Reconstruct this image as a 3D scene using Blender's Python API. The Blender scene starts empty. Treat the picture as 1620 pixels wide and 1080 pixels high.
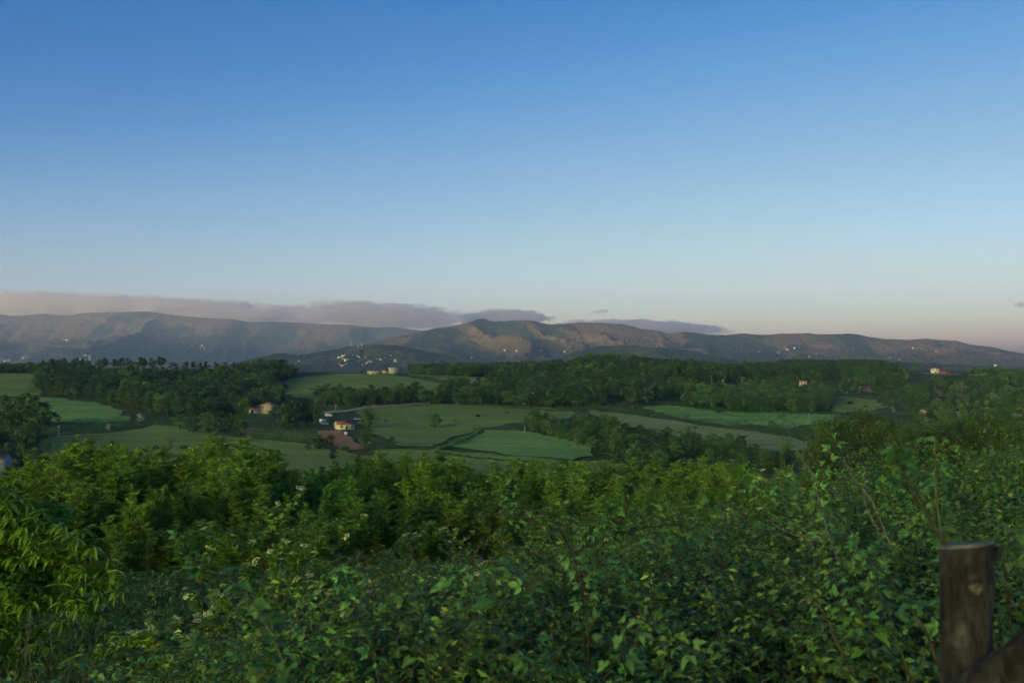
import bpy, math, random
import numpy as np
from mathutils import Vector, Matrix
from mathutils.geometry import delaunay_2d_cdt

sc = bpy.context.scene
COL = sc.collection

# ------------------------------------------------------------------ camera
# level camera at the origin (eye height), horizon on row 560 of the 1620x1080 photograph
cam_data = bpy.data.cameras.new('camera')
cam = bpy.data.objects.new('camera', cam_data)
COL.objects.link(cam)
cam.location = (0, 0, 0)
cam.rotation_euler = (math.pi / 2, 0, 0)
cam_data.lens = 35.0
cam_data.sensor_width = 36.0
cam_data.shift_y = 20 / 1620
cam_data.clip_start = 0.1
cam_data.clip_end = 60000
cam_data.dof.use_dof = True
cam_data.dof.focus_distance = 70.0
cam_data.dof.aperture_fstop = 5.6
sc.camera = cam

# ------------------------------------------------------------------ sky and sun
SUN_EL, SUN_AZ = 2.5, 214.0          # low sun behind the camera, to its left
world = bpy.data.worlds.new('World')
sc.world = world
world.use_nodes = True
wn = world.node_tree
sky = wn.nodes.new('ShaderNodeTexSky')
sky.sky_type = 'NISHITA'
sky.sun_disc = False
sky.sun_elevation = math.radians(SUN_EL)
sky.sun_rotation = math.radians(SUN_AZ)
sky.air_density = 0.55
sky.dust_density = 0.9
sky.ozone_density = 1.2
bg = wn.nodes['Background']
bg.inputs[1].default_value = 0.15
gam = wn.nodes.new('ShaderNodeRGBCurve')       # sky colour curve; steep upper ends add unseen west glow to light the ground
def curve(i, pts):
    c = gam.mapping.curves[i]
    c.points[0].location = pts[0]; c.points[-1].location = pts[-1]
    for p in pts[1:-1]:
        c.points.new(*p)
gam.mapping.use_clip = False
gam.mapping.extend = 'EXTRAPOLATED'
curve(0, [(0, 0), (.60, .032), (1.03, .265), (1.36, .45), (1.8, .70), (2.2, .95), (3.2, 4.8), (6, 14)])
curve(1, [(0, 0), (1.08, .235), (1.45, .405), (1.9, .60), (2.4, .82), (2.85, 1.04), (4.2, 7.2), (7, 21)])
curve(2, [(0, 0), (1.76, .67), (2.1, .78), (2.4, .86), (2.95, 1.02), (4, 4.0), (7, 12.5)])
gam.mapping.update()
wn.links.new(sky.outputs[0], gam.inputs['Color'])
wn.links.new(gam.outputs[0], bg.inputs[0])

sun_data = bpy.data.lights.new('sun', 'SUN')
sun_data.energy = 2.2
sun_data.angle = math.radians(0.5)
sun_data.color = (1.0, 0.56, 0.34)
sun = bpy.data.objects.new('sun', sun_data)
COL.objects.link(sun)
_az, _el = math.radians(SUN_AZ), math.radians(SUN_EL)
SUN = Vector((math.sin(_az) * math.cos(_el), math.cos(_az) * math.cos(_el), math.sin(_el)))
sun.rotation_euler = (-SUN).to_track_quat('-Z', 'Y').to_euler()

sc.view_settings.view_transform = 'Standard'
sc.view_settings.look = 'None'
sc.view_settings.exposure = 2.5
sc.view_settings.gamma = 1.0
sc.render.engine = 'CYCLES'
cy = sc.cycles
cy.use_denoising = True
cy.max_bounces = 6
cy.diffuse_bounces = 3
cy.glossy_bounces = 2
cy.transmission_bounces = 4
cy.volume_bounces = 2
cy.transparent_max_bounces = 8
cy.volume_step_rate = 1.0
cy.volume_max_steps = 256
cy.sample_clamp_indirect = 4.0

F = 1575.0                             # focal length in photograph pixels
HZ = 560.0

# ------------------------------------------------------------------ helpers
def tag(o, label=None, cat=None, group=None, kind=None):
    if label: o['label'] = label
    if cat: o['category'] = cat
    if group: o['group'] = group
    if kind: o['kind'] = kind
    return o

def link(name, data, parent=None, loc=None):
    o = bpy.data.objects.new(name, data)
    COL.objects.link(o)
    if parent: o.parent = parent
    if loc is not None: o.location = loc
    return o

def hash2(ix, iy, seed):
    h = (ix.astype(np.int64) * 374761393 + iy.astype(np.int64) * 668265263 + seed * 1442695041) & 0x7fffffff
    h = ((h ^ (h >> 13)) * 1274126177) & 0x7fffffff
    h = (h ^ (h >> 16)) & 0xffffff
    return h / float(0xffffff)

def vnoise(x, y, seed=0):
    x = np.asarray(x, float); y = np.asarray(y, float)
    ix = np.floor(x); iy = np.floor(y)
    fx = x - ix; fy = y - iy
    fx = fx * fx * fx * (fx * (fx * 6 - 15) + 10); fy = fy * fy * fy * (fy * (fy * 6 - 15) + 10)
    a = hash2(ix, iy, seed); b = hash2(ix + 1, iy, seed); c = hash2(ix, iy + 1, seed); d = hash2(ix + 1, iy + 1, seed)
    return (a * (1 - fx) + b * fx) * (1 - fy) + (c * (1 - fx) + d * fx) * fy      # 0..1

def fbm(x, y, seed=0, octs=4, gain=.5):
    s = 0; a = 1; t = 0
    for k in range(octs):
        s = s + a * vnoise(x * 2 ** k + 17.3 * k, y * 2 ** k - 9.1 * k, seed + k); t += a; a *= gain
    return s / t

def ridged(x, y, seed=0, octs=4, gain=.5):
    s = 0; a = 1; t = 0
    for k in range(octs):
        s = s + a * (1 - np.abs(2 * vnoise(x * 2 ** k + 5.7 * k, y * 2 ** k + 3.1 * k, seed + k) - 1)); t += a; a *= gain
    return s / t

def sstep(a, b, x):
    t = np.clip((np.asarray(x, float) - a) / (b - a), 0, 1)
    return t * t * (3 - 2 * t)

class Geo:
    """collects triangles with a material index and a tint per face"""
    def __init__(s):
        s.V = []; s.F = []; s.M = []; s.T = []; s.n = 0
    def add(s, V, Fc, mat=0, tint=.5):
        V = np.asarray(V, float).reshape(-1, 3); Fc = np.asarray(Fc, int).reshape(-1, 3)
        s.V.append(V); s.F.append(Fc + s.n); s.n += len(V)
        s.M.append(np.full(len(Fc), mat, int))
        s.T.append(np.broadcast_to(np.asarray(tint, float), (len(Fc),)).copy())
        return s
    def mesh(s, name, mats, smooth=False):
        V = np.concatenate(s.V); Fc = np.concatenate(s.F)
        me = np_mesh(name, V, Fc, smooth)
        me.polygons.foreach_set('material_index', np.concatenate(s.M).astype(np.int32))
        at = me.attributes.new('tint', 'FLOAT', 'FACE')
        at.data.foreach_set('value', np.concatenate(s.T).astype(np.float32))
        for m in mats: me.materials.append(m)
        return me

def np_mesh(name, V, Fc, smooth=False):
    V = np.asarray(V, np.float32); Fc = np.asarray(Fc, np.int32); k = Fc.shape[1]
    me = bpy.data.meshes.new(name)
    me.vertices.add(len(V)); me.vertices.foreach_set('co', V.ravel())
    me.loops.add(Fc.size); me.loops.foreach_set('vertex_index', Fc.ravel())
    me.polygons.add(len(Fc)); me.polygons.foreach_set('loop_start', np.arange(0, Fc.size, k, dtype=np.int32))
    me.update(calc_edges=True)
    if smooth: me.polygons.foreach_set('use_smooth', np.ones(len(Fc), bool))
    return me

def grid_mesh(name, X, Y, Z, wrap=False, smooth=True):
    r, c = X.shape
    V = np.stack([X, Y, Z], -1).reshape(-1, 3)
    i = np.arange(r - 1)[:, None] * c; j = np.arange(c if wrap else c - 1)[None, :]
    j2 = (j + 1) % c
    Q = np.stack([i + j, i + j2, i + c + j2, i + c + j], -1).reshape(-1, 4)
    return np_mesh(name, V, Q, smooth)

# ---- node material helper
class NM:
    def __init__(s, name):
        s.m = bpy.data.materials.new(name); s.m.use_nodes = True
        s.nt = s.m.node_tree; s.nt.nodes.clear()
        s.out = s.n('ShaderNodeOutputMaterial')
    def n(s, t, **kw):
        nd = s.nt.nodes.new(t)
        for k, v in kw.items(): setattr(nd, k, v)
        return nd
    def l(s, a, b): s.nt.links.new(a, b)
    def set(s, sock, v):
        if isinstance(v, bpy.types.NodeSocket): s.l(v, sock)
        else:
            if sock.type == 'RGBA' and len(v) == 3: v = (*v, 1)
            sock.default_value = v
    def coord(s, kind='Object', scale=1.0, src=None):
        mp = s.n('ShaderNodeMapping')
        if kind == 'Position': o = s.n('ShaderNodeNewGeometry').outputs['Position']
        else: o = s.n('ShaderNodeTexCoord').outputs[kind]
        s.l(o, mp.inputs['Vector'])
        mp.inputs['Scale'].default_value = scale if isinstance(scale, tuple) else (scale,) * 3
        return mp.outputs['Vector']
    def noise(s, vec, scale, detail=4, rough=.55, dist=0):
        nd = s.n('ShaderNodeTexNoise'); s.l(vec, nd.inputs['Vector'])
        nd.inputs['Scale'].default_value = scale; nd.inputs['Detail'].default_value = detail
        nd.inputs['Roughness'].default_value = rough; nd.inputs['Distortion'].default_value = dist
        return nd.outputs['Fac']
    def ramp(s, fac, stops):
        nd = s.n('ShaderNodeValToRGB'); s.l(fac, nd.inputs['Fac'])
        e = nd.color_ramp.elements
        while len(e) < len(stops): e.new(.5)
        for el, (p, c) in zip(e, stops):
            el.position = p; el.color = (*c, 1) if len(c) == 3 else c
        return nd.outputs['Color']
    def fac(s, f, a, b):
        nd = s.n('ShaderNodeMapRange'); s.l(f, nd.inputs['Value'])
        nd.inputs['From Min'].default_value = a; nd.inputs['From Max'].default_value = b
        nd.interpolation_type = 'SMOOTHSTEP'
        return nd.outputs['Result']
    def mix(s, f, a, b, blend='MIX'):
        nd = s.n('ShaderNodeMix', data_type='RGBA', blend_type=blend)
        s.set(nd.inputs['Factor'], f); s.set(nd.inputs['A'], a); s.set(nd.inputs['B'], b)
        return nd.outputs['Result']
    def math(s, op, a, b=0.0, c=0.0):
        nd = s.n('ShaderNodeMath', operation=op)
        for i, v in enumerate((a, b, c)): s.set(nd.inputs[i], v)
        return nd.outputs[0]
    def bump(s, h, strength=.5, dist=1.0):
        nd = s.n('ShaderNodeBump'); s.l(h, nd.inputs['Height'])
        nd.inputs['Strength'].default_value = strength; nd.inputs['Distance'].default_value = dist
        return nd.outputs['Normal']
    def attr(s, name):
        nd = s.n('ShaderNodeAttribute'); nd.attribute_name = name
        return nd
    def rand(s): return s.n('ShaderNodeObjectInfo').outputs['Random']
    def bsdf(s, color, rough=.8, spec=.3, normal=None):
        b = s.n('ShaderNodeBsdfPrincipled')
        s.set(b.inputs['Base Color'], color); s.set(b.inputs['Roughness'], rough)
        b.inputs['Specular IOR Level'].default_value = spec
        if normal is not None: s.l(normal, b.inputs['Normal'])
        return b.outputs[0]
    def finish(s, sh):
        s.l(sh, s.out.inputs['Surface']); return s.m

def leaf_mat(name, dark, light, trans=.3, rough=.5, spec=.35, hue=.02, bright=.35):
    """leaves: colour from a per-leaf tint and a per-plant random, part of the light passes through"""
    m = NM(name)
    c = m.mix(m.attr('tint').outputs['Fac'], dark, light)
    hs = m.n('ShaderNodeHueSaturation')
    r = m.rand()
    m.set(hs.inputs['Hue'], m.math('MULTIPLY_ADD', r, hue * 2, .5 - hue))
    m.set(hs.inputs['Value'], m.math('MULTIPLY_ADD', m.math('FRACT', m.math('MULTIPLY', r, 7.31)), bright * 2, 1 - bright))
    m.l(c, hs.inputs['Color'])
    col = hs.outputs[0]
    b = m.bsdf(col, rough, spec)
    t = m.n('ShaderNodeBsdfTranslucent'); m.l(m.mix(1.0, col, (1.0, 1.0, .55), 'MULTIPLY'), t.inputs[0])
    mx = m.n('ShaderNodeMixShader'); mx.inputs[0].default_value = trans
    m.l(b, mx.inputs[1]); m.l(t.outputs[0], mx.inputs[2])
    return m.finish(mx.outputs[0])

def plain_mat(name, color, var=.25, scale=3.0, rough=.85, spec=.2, bump=.0, bscale=20, kind='Object'):
    m = NM(name); v = m.coord(kind)
    f = m.noise(v, scale, 5)
    c = m.mix(m.fac(f, .3, .7), tuple(x * (1 - var) for x in color), tuple(min(1, x * (1 + var)) for x in color))
    nrm = m.bump(m.noise(v, bscale, 4), bump, .02) if bump else None
    return m.finish(m.bsdf(c, rough, spec, nrm))

# ------------------------------------------------------------------ terrain heights
# control points: image column, distance (m), and either image row 'v' or height below the eye
CP = []
def row(Y, pts, isz=False):
    for u, a in pts: CP.append((u, Y, a if isz else (HZ - a) / F * Y))
row(2, [(-500, -1.85), (300, -1.8), (810, -1.75), (1300, -1.72), (2100, -1.72)], True)
row(4, [(-500, -2.3), (0, -2.15), (400, -2.0), (810, -1.9), (1200, -1.8), (1550, -1.75), (2100, -1.75)], True)
row(8, [(-500, -3.8), (0, -3.5), (400, -3.2), (810, -2.8), (1200, -2.2), (1550, -1.9), (2100, -1.9)], True)
row(12, [(-500, -5.0), (0, -4.6), (400, -4.4), (810, -3.9), (1200, -2.6), (1550, -2.1), (2100, -2.1)], True)
row(20, [(-500, -7.0), (0, -6.6), (400, -6.4), (810, -5.9), (1200, -4.9), (1550, -3.6), (2100, -3.4)], True)
row(38, [(-500, -10), (0, -9.8), (400, -9.6), (810, -9.3), (1200, -8.6), (1550, -6.2), (2100, -6)], True)
row(60, [(-500, -13), (0, -13), (400, -13), (810, -13), (1200, -12.2), (1550, -9.5), (2100, -9)], True)
row(100, [(-500, -20), (0, -20), (810, -20), (1200, -18.5), (1550, -15), (2100, -14)], True)
row(160, [(-500, -29), (0, -29), (810, -29), (1150, -26), (1350, -21), (1550, -20), (2100, -19)], True)
row(250, [(-500, -39), (0, -39), (810, -39), (1200, -36), (1550, -31), (2100, -30)], True)
row(400, [(-500, 745), (0, 745), (400, 745), (810, 745), (1100, 745), (1280, 735), (1450, 735), (1620, 722), (2100, 720)])
row(470, [(-500, 708), (0, 708), (200, 712), (540, 712), (810, 714), (1000, 718), (1250, 712), (1450, 708), (1620, 700), (2100, 700)])
row(560, [(-500, 668), (0, 672), (200, 678), (400, 676), (545, 679), (700, 684), (900, 683), (1100, 690), (1280, 693), (1450, 690), (1620, 680), (2100, 680)])
row(650, [(-500, 640), (0, 645), (200, 650), (420, 654), (700, 655), (900, 658), (1100, 663), (1300, 665), (1450, 668), (1620, 660), (2100, 660)])
row(740, [(-500, 622), (0, 624), (200, 634), (450, 634), (600, 635), (800, 641), (950, 642), (1150, 649), (1310, 650), (1400, 645), (1500, 648), (1620, 642), (2100, 640)])
row(850, [(-500, 605), (0, 606), (250, 613), (450, 611), (620, 612), (800, 617), (950, 615), (1130, 621), (1300, 626), (1400, 628), (1500, 628), (1620, 624), (2100, 622)])
row(1000, [(-500, 592), (0, 591), (250, 590), (450, 590), (620, 592), (800, 601), (950, 587), (1130, 604), (1300, 604), (1450, 602), (1620, 608), (2100, 605)])
row(1150, [(-500, 591), (0, 590), (250, 590), (450, 592), (620, 594), (800, 592), (950, 582), (1130, 592), (1300, 592), (1490, 591), (1620, 599), (2100, 598)])
row(1400, [(-500, 594), (0, 594), (450, 595), (800, 587), (950, 590), (1130, 586), (1300, 582), (1500, 588), (1620, 591), (2100, 592)])
row(2000, [(u, 595) for u in (-500, 0, 400, 810, 1200, 1620, 2100)])
row(4000, [(u, 592) for u in (-500, 810, 2100)])
row(15000, [(u, 572) for u in (-500, 810, 2100)])
_cp = np.array(CP)
def _feat(u, Y): return np.stack([(u - 810) / 700.0, np.log(Y) * 1.9], -1)
_cx = _feat(_cp[:, 0], _cp[:, 1]); _cs = _cp[:, 2] / _cp[:, 1]
def _ker(d2): return np.sqrt(d2 + .12 ** 2)
_A = _ker(((_cx[:, None] - _cx[None]) ** 2).sum(-1))
_n = len(_cx); _P = np.c_[np.ones(_n), _cx]
_S = np.block([[_A, _P], [_P.T, np.zeros((3, 3))]])
_w = np.linalg.solve(_S, np.r_[_cs, np.zeros(3)])
def g_front(u, Y):
    u = np.asarray(u, float); Y = np.asarray(Y, float)
    q = _feat(u.ravel(), Y.ravel()); out = np.empty(len(q))
    for i in range(0, len(q), 40000):
        p = q[i:i + 40000]
        out[i:i + 40000] = _ker(((p[:, None] - _cx[None]) ** 2).sum(-1)) @ _w[:_n] + _w[_n] + p @ _w[_n + 1:]
    return out.reshape(u.shape) * Y
SH = np.array([math.sin(_az), math.cos(_az)])
def z_back(x, y):
    p = x * SH[0] + y * SH[1]; t = x * -SH[1] + y * SH[0]
    H = 780 + 60 * (fbm(t / 2200, p / 3000, 5, 3) - .5) * 2 + 30 * np.clip(t / 4000, -1, 1.5)  # unseen far ridge behind the camera, height shaped to shade the valley
    hill = 26 * sstep(40, 700, p + 120 * (fbm(x / 500, y / 500, 9, 3) - .5))     # low rise behind the viewpoint
    return -1.8 + hill - 60 * sstep(1200, 5000, p) + (H + 40) * sstep(6200, 9400, p + 300 * (fbm(x / 1600, y / 1600, 9, 3) - .5)) - 8 * sstep(0, 200, -p)
def ground_z(x, y):
    x = np.asarray(x, float); y = np.asarray(y, float)
    r = np.hypot(x, y) + 1e-9; az = np.degrees(np.arctan2(x, y))
    yy = np.maximum(np.where(np.abs(az) < 60, y, r * .5), 1.6)
    u = np.clip(810 + F * np.clip(x / np.maximum(y, .02 * r), -2, 2), -500, 2100)
    u = np.where(az < -52, -500, np.where(az > 52, 2100, u))
    zf = g_front(u, np.clip(yy, 2.0, 15000))
    wb = sstep(48, 95, np.abs(az)) * sstep(3, 12, r)
    z = zf * (1 - wb) + z_back(x, y) * wb
    near = sstep(1.2, 3.5, r)
    z = -1.75 * (1 - near) + z * near
    return z + (fbm(x / 60, y / 60, 3, 3) - .5) * np.clip(r / 400, 0, 1.2) * 1.6
def gz(x, y): return float(ground_z(np.array([x]), np.array([y]))[0])
def XY(u, Y): return ((u - 810) / F * Y, Y)
def at(u, Y, dz=0.0):
    x = (u - 810) / F * Y
    return Vector((x, Y, gz(x, Y) + dz))
_YS = np.exp(np.linspace(math.log(330), math.log(1500), 500))
def hit(u, v, y0=330, y1=1500):
    """distance at which the sight line through photograph pixel (u, v) meets the valley ground"""
    ys = _YS[(_YS >= y0) & (_YS <= y1)]
    z = ground_z((u - 810) / F * ys, ys)
    d = z - (HZ - v) / F * ys
    k = np.argmax(d >= 0)
    if d[k] < 0: k = int(np.argmax(d))
    return float(ys[k])
def hits(poly, y0=330, y1=1500):
    return [((u - 810) / F * h, h) for u, v in poly for h in [hit(u, v, y0, y1)]]

# ------------------------------------------------------------------ ground
az = np.r_[np.arange(-180, -60, 4), np.arange(-60, -34, 1.2), np.arange(-34, 34, .22), np.arange(34, 60, 1.2), np.arange(60, 180, 4)]
rad = np.exp(np.linspace(math.log(.4), math.log(14300), 430))
A, R = np.meshgrid(np.radians(az), rad)
GX, GY = R * np.sin(A), R * np.cos(A)
GZ = ground_z(GX, GY)
m = NM('ground_rough_grass')
v = m.coord('Position')
n1 = m.noise(v, .02, 5); n2 = m.noise(v, .15, 6, .65); n3 = m.noise(v, 2.2, 5)
c = m.ramp(n1, [(.3, (.065, .115, .034)), (.5, (.095, .155, .045)), (.68, (.14, .175, .06))])
c = m.mix(m.fac(n2, .35, .7), c, (.036, .055, .018))
c = m.mix(m.math('MULTIPLY', m.fac(n3, .45, .7), .5), c, (.028, .026, .014))
ground_mat = m.finish(m.bsdf(c, .95, .1, m.bump(m.math('ADD', n2, m.math('MULTIPLY', n3, .3)), .9, 1.2)))
ground = link('ground', grid_mesh('ground', GX, GY, GZ, wrap=True))
ground.data.materials.append(ground_mat)
tag(ground, kind='structure')

# ------------------------------------------------------------------ mountains
def mountain_mat(name, forest, grass, earth, gsc, fthr):
    m = NM(name); v = m.coord('Position')
    big = m.noise(v, .0011 * gsc, 6, .6, .4); mid = m.noise(v, .006 * gsc, 6, .65, .3)
    sm = m.noise(v, .03, 5, .6); fine = m.noise(v, .09, 4, .6)
    f = m.math('ADD', m.math('MULTIPLY', big, .40), m.math('ADD', m.math('MULTIPLY', mid, .32), m.math('MULTIPLY', m.attr('gully').outputs['Fac'], .28)))
    fm = m.fac(f, fthr - .03, fthr + .03)
    gcol = m.mix(m.fac(mid, .4, .62), grass, earth)
    gcol = m.mix(m.fac(sm, .5, .66), gcol, tuple(x * .6 for x in forest))
    fcol = m.mix(m.fac(fine, .35, .65), tuple(x * .45 for x in forest), tuple(x * 1.5 for x in forest))
    c = m.mix(fm, gcol, fcol)
    h = m.math('ADD', m.math('MULTIPLY', sm, .7), fine)
    return m.finish(m.bsdf(c, .95, .05, m.bump(h, 1.0, 24)))

def mountain(name, prof, Yc, L, base, seed, du, rows, mat, spur=900, depth=.55, wig=350, back=1200, power=1.25):
    pu = np.array([p[0] for p in prof], float); pv = np.array([p[1] for p in prof], float)
    u = np.arange(pu[0], pu[-1] + .1, du)
    # smooth interpolation of the skyline rows
    vv = np.interp(u, pu, pv)
    k = np.hanning(7); k /= k.sum(); vv = np.convolve(np.pad(vv, 3, mode='edge'), k, 'valid')
    Yr = Yc + wig * (fbm(u / 160, u * 0, seed, 3) - .5) * 2
    X0 = (u - 810) / F * Yr
    crest = (HZ - vv) / F * Yr + (fbm(u / 9, u * 0 + 3, seed + 4, 3) - .5) * 9
    edge = sstep(0, 60, u - pu[0]) * sstep(0, 60, pu[-1] - u)
    t = np.r_[np.linspace(-1, -.08, 7), np.linspace(0, 1, rows) ** 1.05]
    T, _ = np.meshgrid(t, u, indexing='ij')
    Yg = Yr[None] - np.where(T > 0, L * T, back * T)
    Xg = np.broadcast_to(X0, T.shape) * 1.0
    Xg = Xg + 120 * (fbm(Xg / 700, Yg / 700, seed + 20, 2) - .5) * sstep(0, .3, T)
    tt = np.clip(T, 0, 1)
    fz = np.where(T > 0, (1 - tt) ** power, np.clip(1 - (-T) ** 1.5, 0, 1))
    wx = Xg + 500 * (fbm(Xg / 1500, Yg / 1500, seed + 31, 2) - .5) * 2
    wy = Yg + 500 * (fbm(Xg / 1500, Yg / 1500, seed + 37, 2) - .5) * 2
    r1 = ridged(wx / spur, wy / (spur * 3.2), seed + 1, 1)
    r2 = ridged(wx / (spur * .42) + 7, wy / (spur * 1.0), seed + 2, 3, .55)
    r3 = ridged(Xg / 170, Yg / 240, seed + 3, 3, .55)
    env = np.sin(np.pi * np.clip(tt * .93 + .03, 0, 1)) ** .75 * sstep(0, .16, tt)
    H = (crest[None] - base)
    Z = base + H * fz
    Z = Z - H * depth * env * (1 - r1) * fz ** .35
    Z = Z - H * .36 * env * (1 - r2)
    Z = Z - 62 * sstep(0, .1, tt) * (1 - r3) * (.35 + .65 * (1 - tt))
    Z = np.maximum(Z, base - 15) - (1 - edge)[None] * H * .15
    o = link(name, grid_mesh(name, Xg, Yg, Z))
    vl = .55 * (1 - r1) + .45 * (1 - r2); lo, hi = np.percentile(vl, [5, 95]); vl = np.clip((vl - lo) / (hi - lo), 0, 1)
    at_ = o.data.attributes.new('gully', 'FLOAT', 'POINT'); at_.data.foreach_set('value', vl.astype(np.float32).ravel())
    o.data.materials.append(mat)
    tag(o, kind='structure')
    SURF.append((Xg, Yg, Z))
    return o
SURF = []
far_prof = [(-420, 520), (-250, 508), (-120, 500), (0, 497), (20, 500), (50, 498), (65, 496), (110, 500), (130, 495), (165, 494), (200, 493), (240, 493), (260, 497), (290, 500),
            (330, 503), (370, 505), (400, 510), (430, 509), (470, 510), (520, 513), (555, 514), (590, 518), (620, 517), (645, 520), (690, 526), (760, 536), (880, 552), (960, 566)]
mid_prof = [(440, 580), (500, 566), (560, 549), (587, 543), (640, 530), (673, 522), (717, 515), (740, 510), (762, 503), (780, 508), (800, 508), (823, 506), (840, 507), (867, 513), (883, 512),
            (917, 510), (953, 511), (987, 513), (1013, 520), (1040, 523), (1060, 528), (1080, 525), (1100, 526), (1117, 529), (1150, 530), (1180, 527), (1193, 529), (1217, 529),
            (1240, 527), (1280, 527), (1307, 529), (1347, 527), (1373, 533), (1400, 536), (1433, 537), (1467, 536), (1513, 539), (1540, 546), (1573, 549), (1590, 554), (1620, 559), (1700, 566), (1850, 574), (2000, 580)]
low_prof = [(330, 584), (373, 573), (407, 565), (440, 559), (473, 561), (507, 557), (527, 553), (553, 548), (580, 546), (623, 545), (650, 550), (690, 558), (730, 566), (800, 582)]
low2_prof = [(840, 584), (877, 568), (913, 555), (947, 548), (973, 546), (1000, 546), (1050, 550), (1100, 556), (1150, 566), (1210, 583)]
low3_prof = [(1040, 588), (1120, 577), (1200, 571), (1300, 569), (1400, 572), (1500, 576), (1620, 580), (1800, 586)]
mm_far = mountain_mat('mountain_far_slopes', (.022, .030, .016), (.084, .070, .052), (.122, .078, .066), .8, .525)
mm_mid = mountain_mat('mountain_slopes', (.022, .032, .015), (.096, .082, .050), (.150, .088, .068), 1.0, .515)
mm_low = mountain_mat('foothill_woods', (.030, .048, .020), (.085, .095, .040), (.13, .085, .05), 1.4, .44)
mountain('mountain_range_west', far_prof, 12400, 4300, -110, 11, 3.2, 170, mm_far, spur=820, depth=.95, back=1500)
mountain('mountain_range_central', mid_prof, 8700, 3300, -105, 23, 2.8, 190, mm_mid, spur=500, depth=.95, back=1500)
mountain('foothill_west', low_prof, 6000, 1500, -95, 41, 2.6, 80, mm_low, spur=500, depth=.4, wig=120, back=700)
mountain('foothill_central', low2_prof, 6100, 1500, -95, 53, 2.6, 80, mm_low, spur=500, depth=.4, wig=120, back=700)
mountain('foothill_east', low3_prof, 5200, 1200, -95, 61, 4, 60, mm_low, spur=600, depth=.3, wig=120, back=700)

def mountain_hit(u, v, which):
    """nearest point of a mountain mesh's vertices that shows at photograph pixel (u, v)"""
    best = None
    for k in which:
        Xg, Yg, Z = SURF[k]
        uu = 810 + F * Xg / Yg; vv = HZ - F * Z / Yg
        d = (uu - u) ** 2 + ((vv - v) * 2) ** 2 + (Yg - 5000) * 2e-4
        i = np.unravel_index(np.argmin(d), d.shape)
        s = d[i]
        if best is None or s < best[0]: best = (s, Vector((Xg[i], Yg[i], Z[i])))
    return best[1]

# ------------------------------------------------------------------ haze: the air between the camera and the mountains
HB = (-14500, 14500, -14500, 14600, -150, 960)
x0, x1, y0, y1, z0, z1 = HB
hv = [(x, y, z) for z in (z0, z1) for y in (y0, y1) for x in (x0, x1)]
hf = [(0, 2, 3, 1), (4, 5, 7, 6), (0, 1, 5, 4), (2, 6, 7, 3), (0, 4, 6, 2), (1, 3, 7, 5)]
hm = bpy.data.meshes.new('haze'); hm.from_pydata(hv, [], hf)
haze = link('haze', hm)
hmat = bpy.data.materials.new('haze_air'); hmat.use_nodes = True
hn = hmat.node_tree; hn.nodes.clear()
ho = hn.nodes.new('ShaderNodeOutputMaterial'); pv_ = hn.nodes.new('ShaderNodeVolumePrincipled')
pv_.inputs['Color'].default_value = (.36, .52, 1.0, 1)
pv_.inputs['Density'].default_value = 4.7e-5
pv_.inputs['Anisotropy'].default_value = 0.0
hn.links.new(pv_.outputs[0], ho.inputs['Volume'])
hm.materials.append(hmat)
tag(haze, 'thin blue evening haze filling the valley before the mountains', 'haze', kind='stuff')

# ------------------------------------------------------------------ clouds, beyond the haze and the mountains
def cloud_mat(name, dens, nsc, thr, seed):
    mt = bpy.data.materials.new(name); mt.use_nodes = True
    nt = mt.node_tree; nt.nodes.clear()
    def N(t): return nt.nodes.new(t)
    out = N('ShaderNodeOutputMaterial'); vol = N('ShaderNodeVolumePrincipled')
    tc = N('ShaderNodeTexCoord'); mp = N('ShaderNodeMapping'); ns = N('ShaderNodeTexNoise')
    mp.inputs['Scale'].default_value = nsc; mp.inputs['Location'].default_value = (seed * 3.7, seed, seed * 1.9)
    nt.links.new(tc.outputs['Object'], mp.inputs[0]); nt.links.new(mp.outputs[0], ns.inputs['Vector'])
    ns.inputs['Scale'].default_value = 1; ns.inputs['Detail'].default_value = 8; ns.inputs['Roughness'].default_value = .7
    ln = N('ShaderNodeVectorMath'); ln.operation = 'LENGTH'; nt.links.new(tc.outputs['Object'], ln.inputs[0])
    # density = smoothstep(noise - radius^2 * k - thr)
    def M(op, a, b, c=None):
        nd = N('ShaderNodeMath'); nd.operation = op
        for i, q in enumerate((a, b, c)):
            if q is None: continue
            if isinstance(q, (int, float)): nd.inputs[i].default_value = q
            else: nt.links.new(q, nd.inputs[i])
        return nd.outputs[0]
    r2 = M('POWER', ln.outputs['Value'], 2.0)
    f = M('SUBTRACT', M('SUBTRACT', ns.outputs['Fac'], M('MULTIPLY', r2, .55)), thr)
    mr = N('ShaderNodeMapRange'); mr.interpolation_type = 'SMOOTHSTEP'
    nt.links.new(f, mr.inputs['Value']); mr.inputs['From Min'].default_value = 0; mr.inputs['From Max'].default_value = .13
    nt.links.new(M('MULTIPLY', mr.outputs['Result'], dens), vol.inputs['Density'])
    vol.inputs['Color'].default_value = (.66, .62, .76, 1); vol.inputs['Anisotropy'].default_value = .62
    nt.links.new(vol.outputs[0], out.inputs['Volume'])
    return mt
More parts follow.
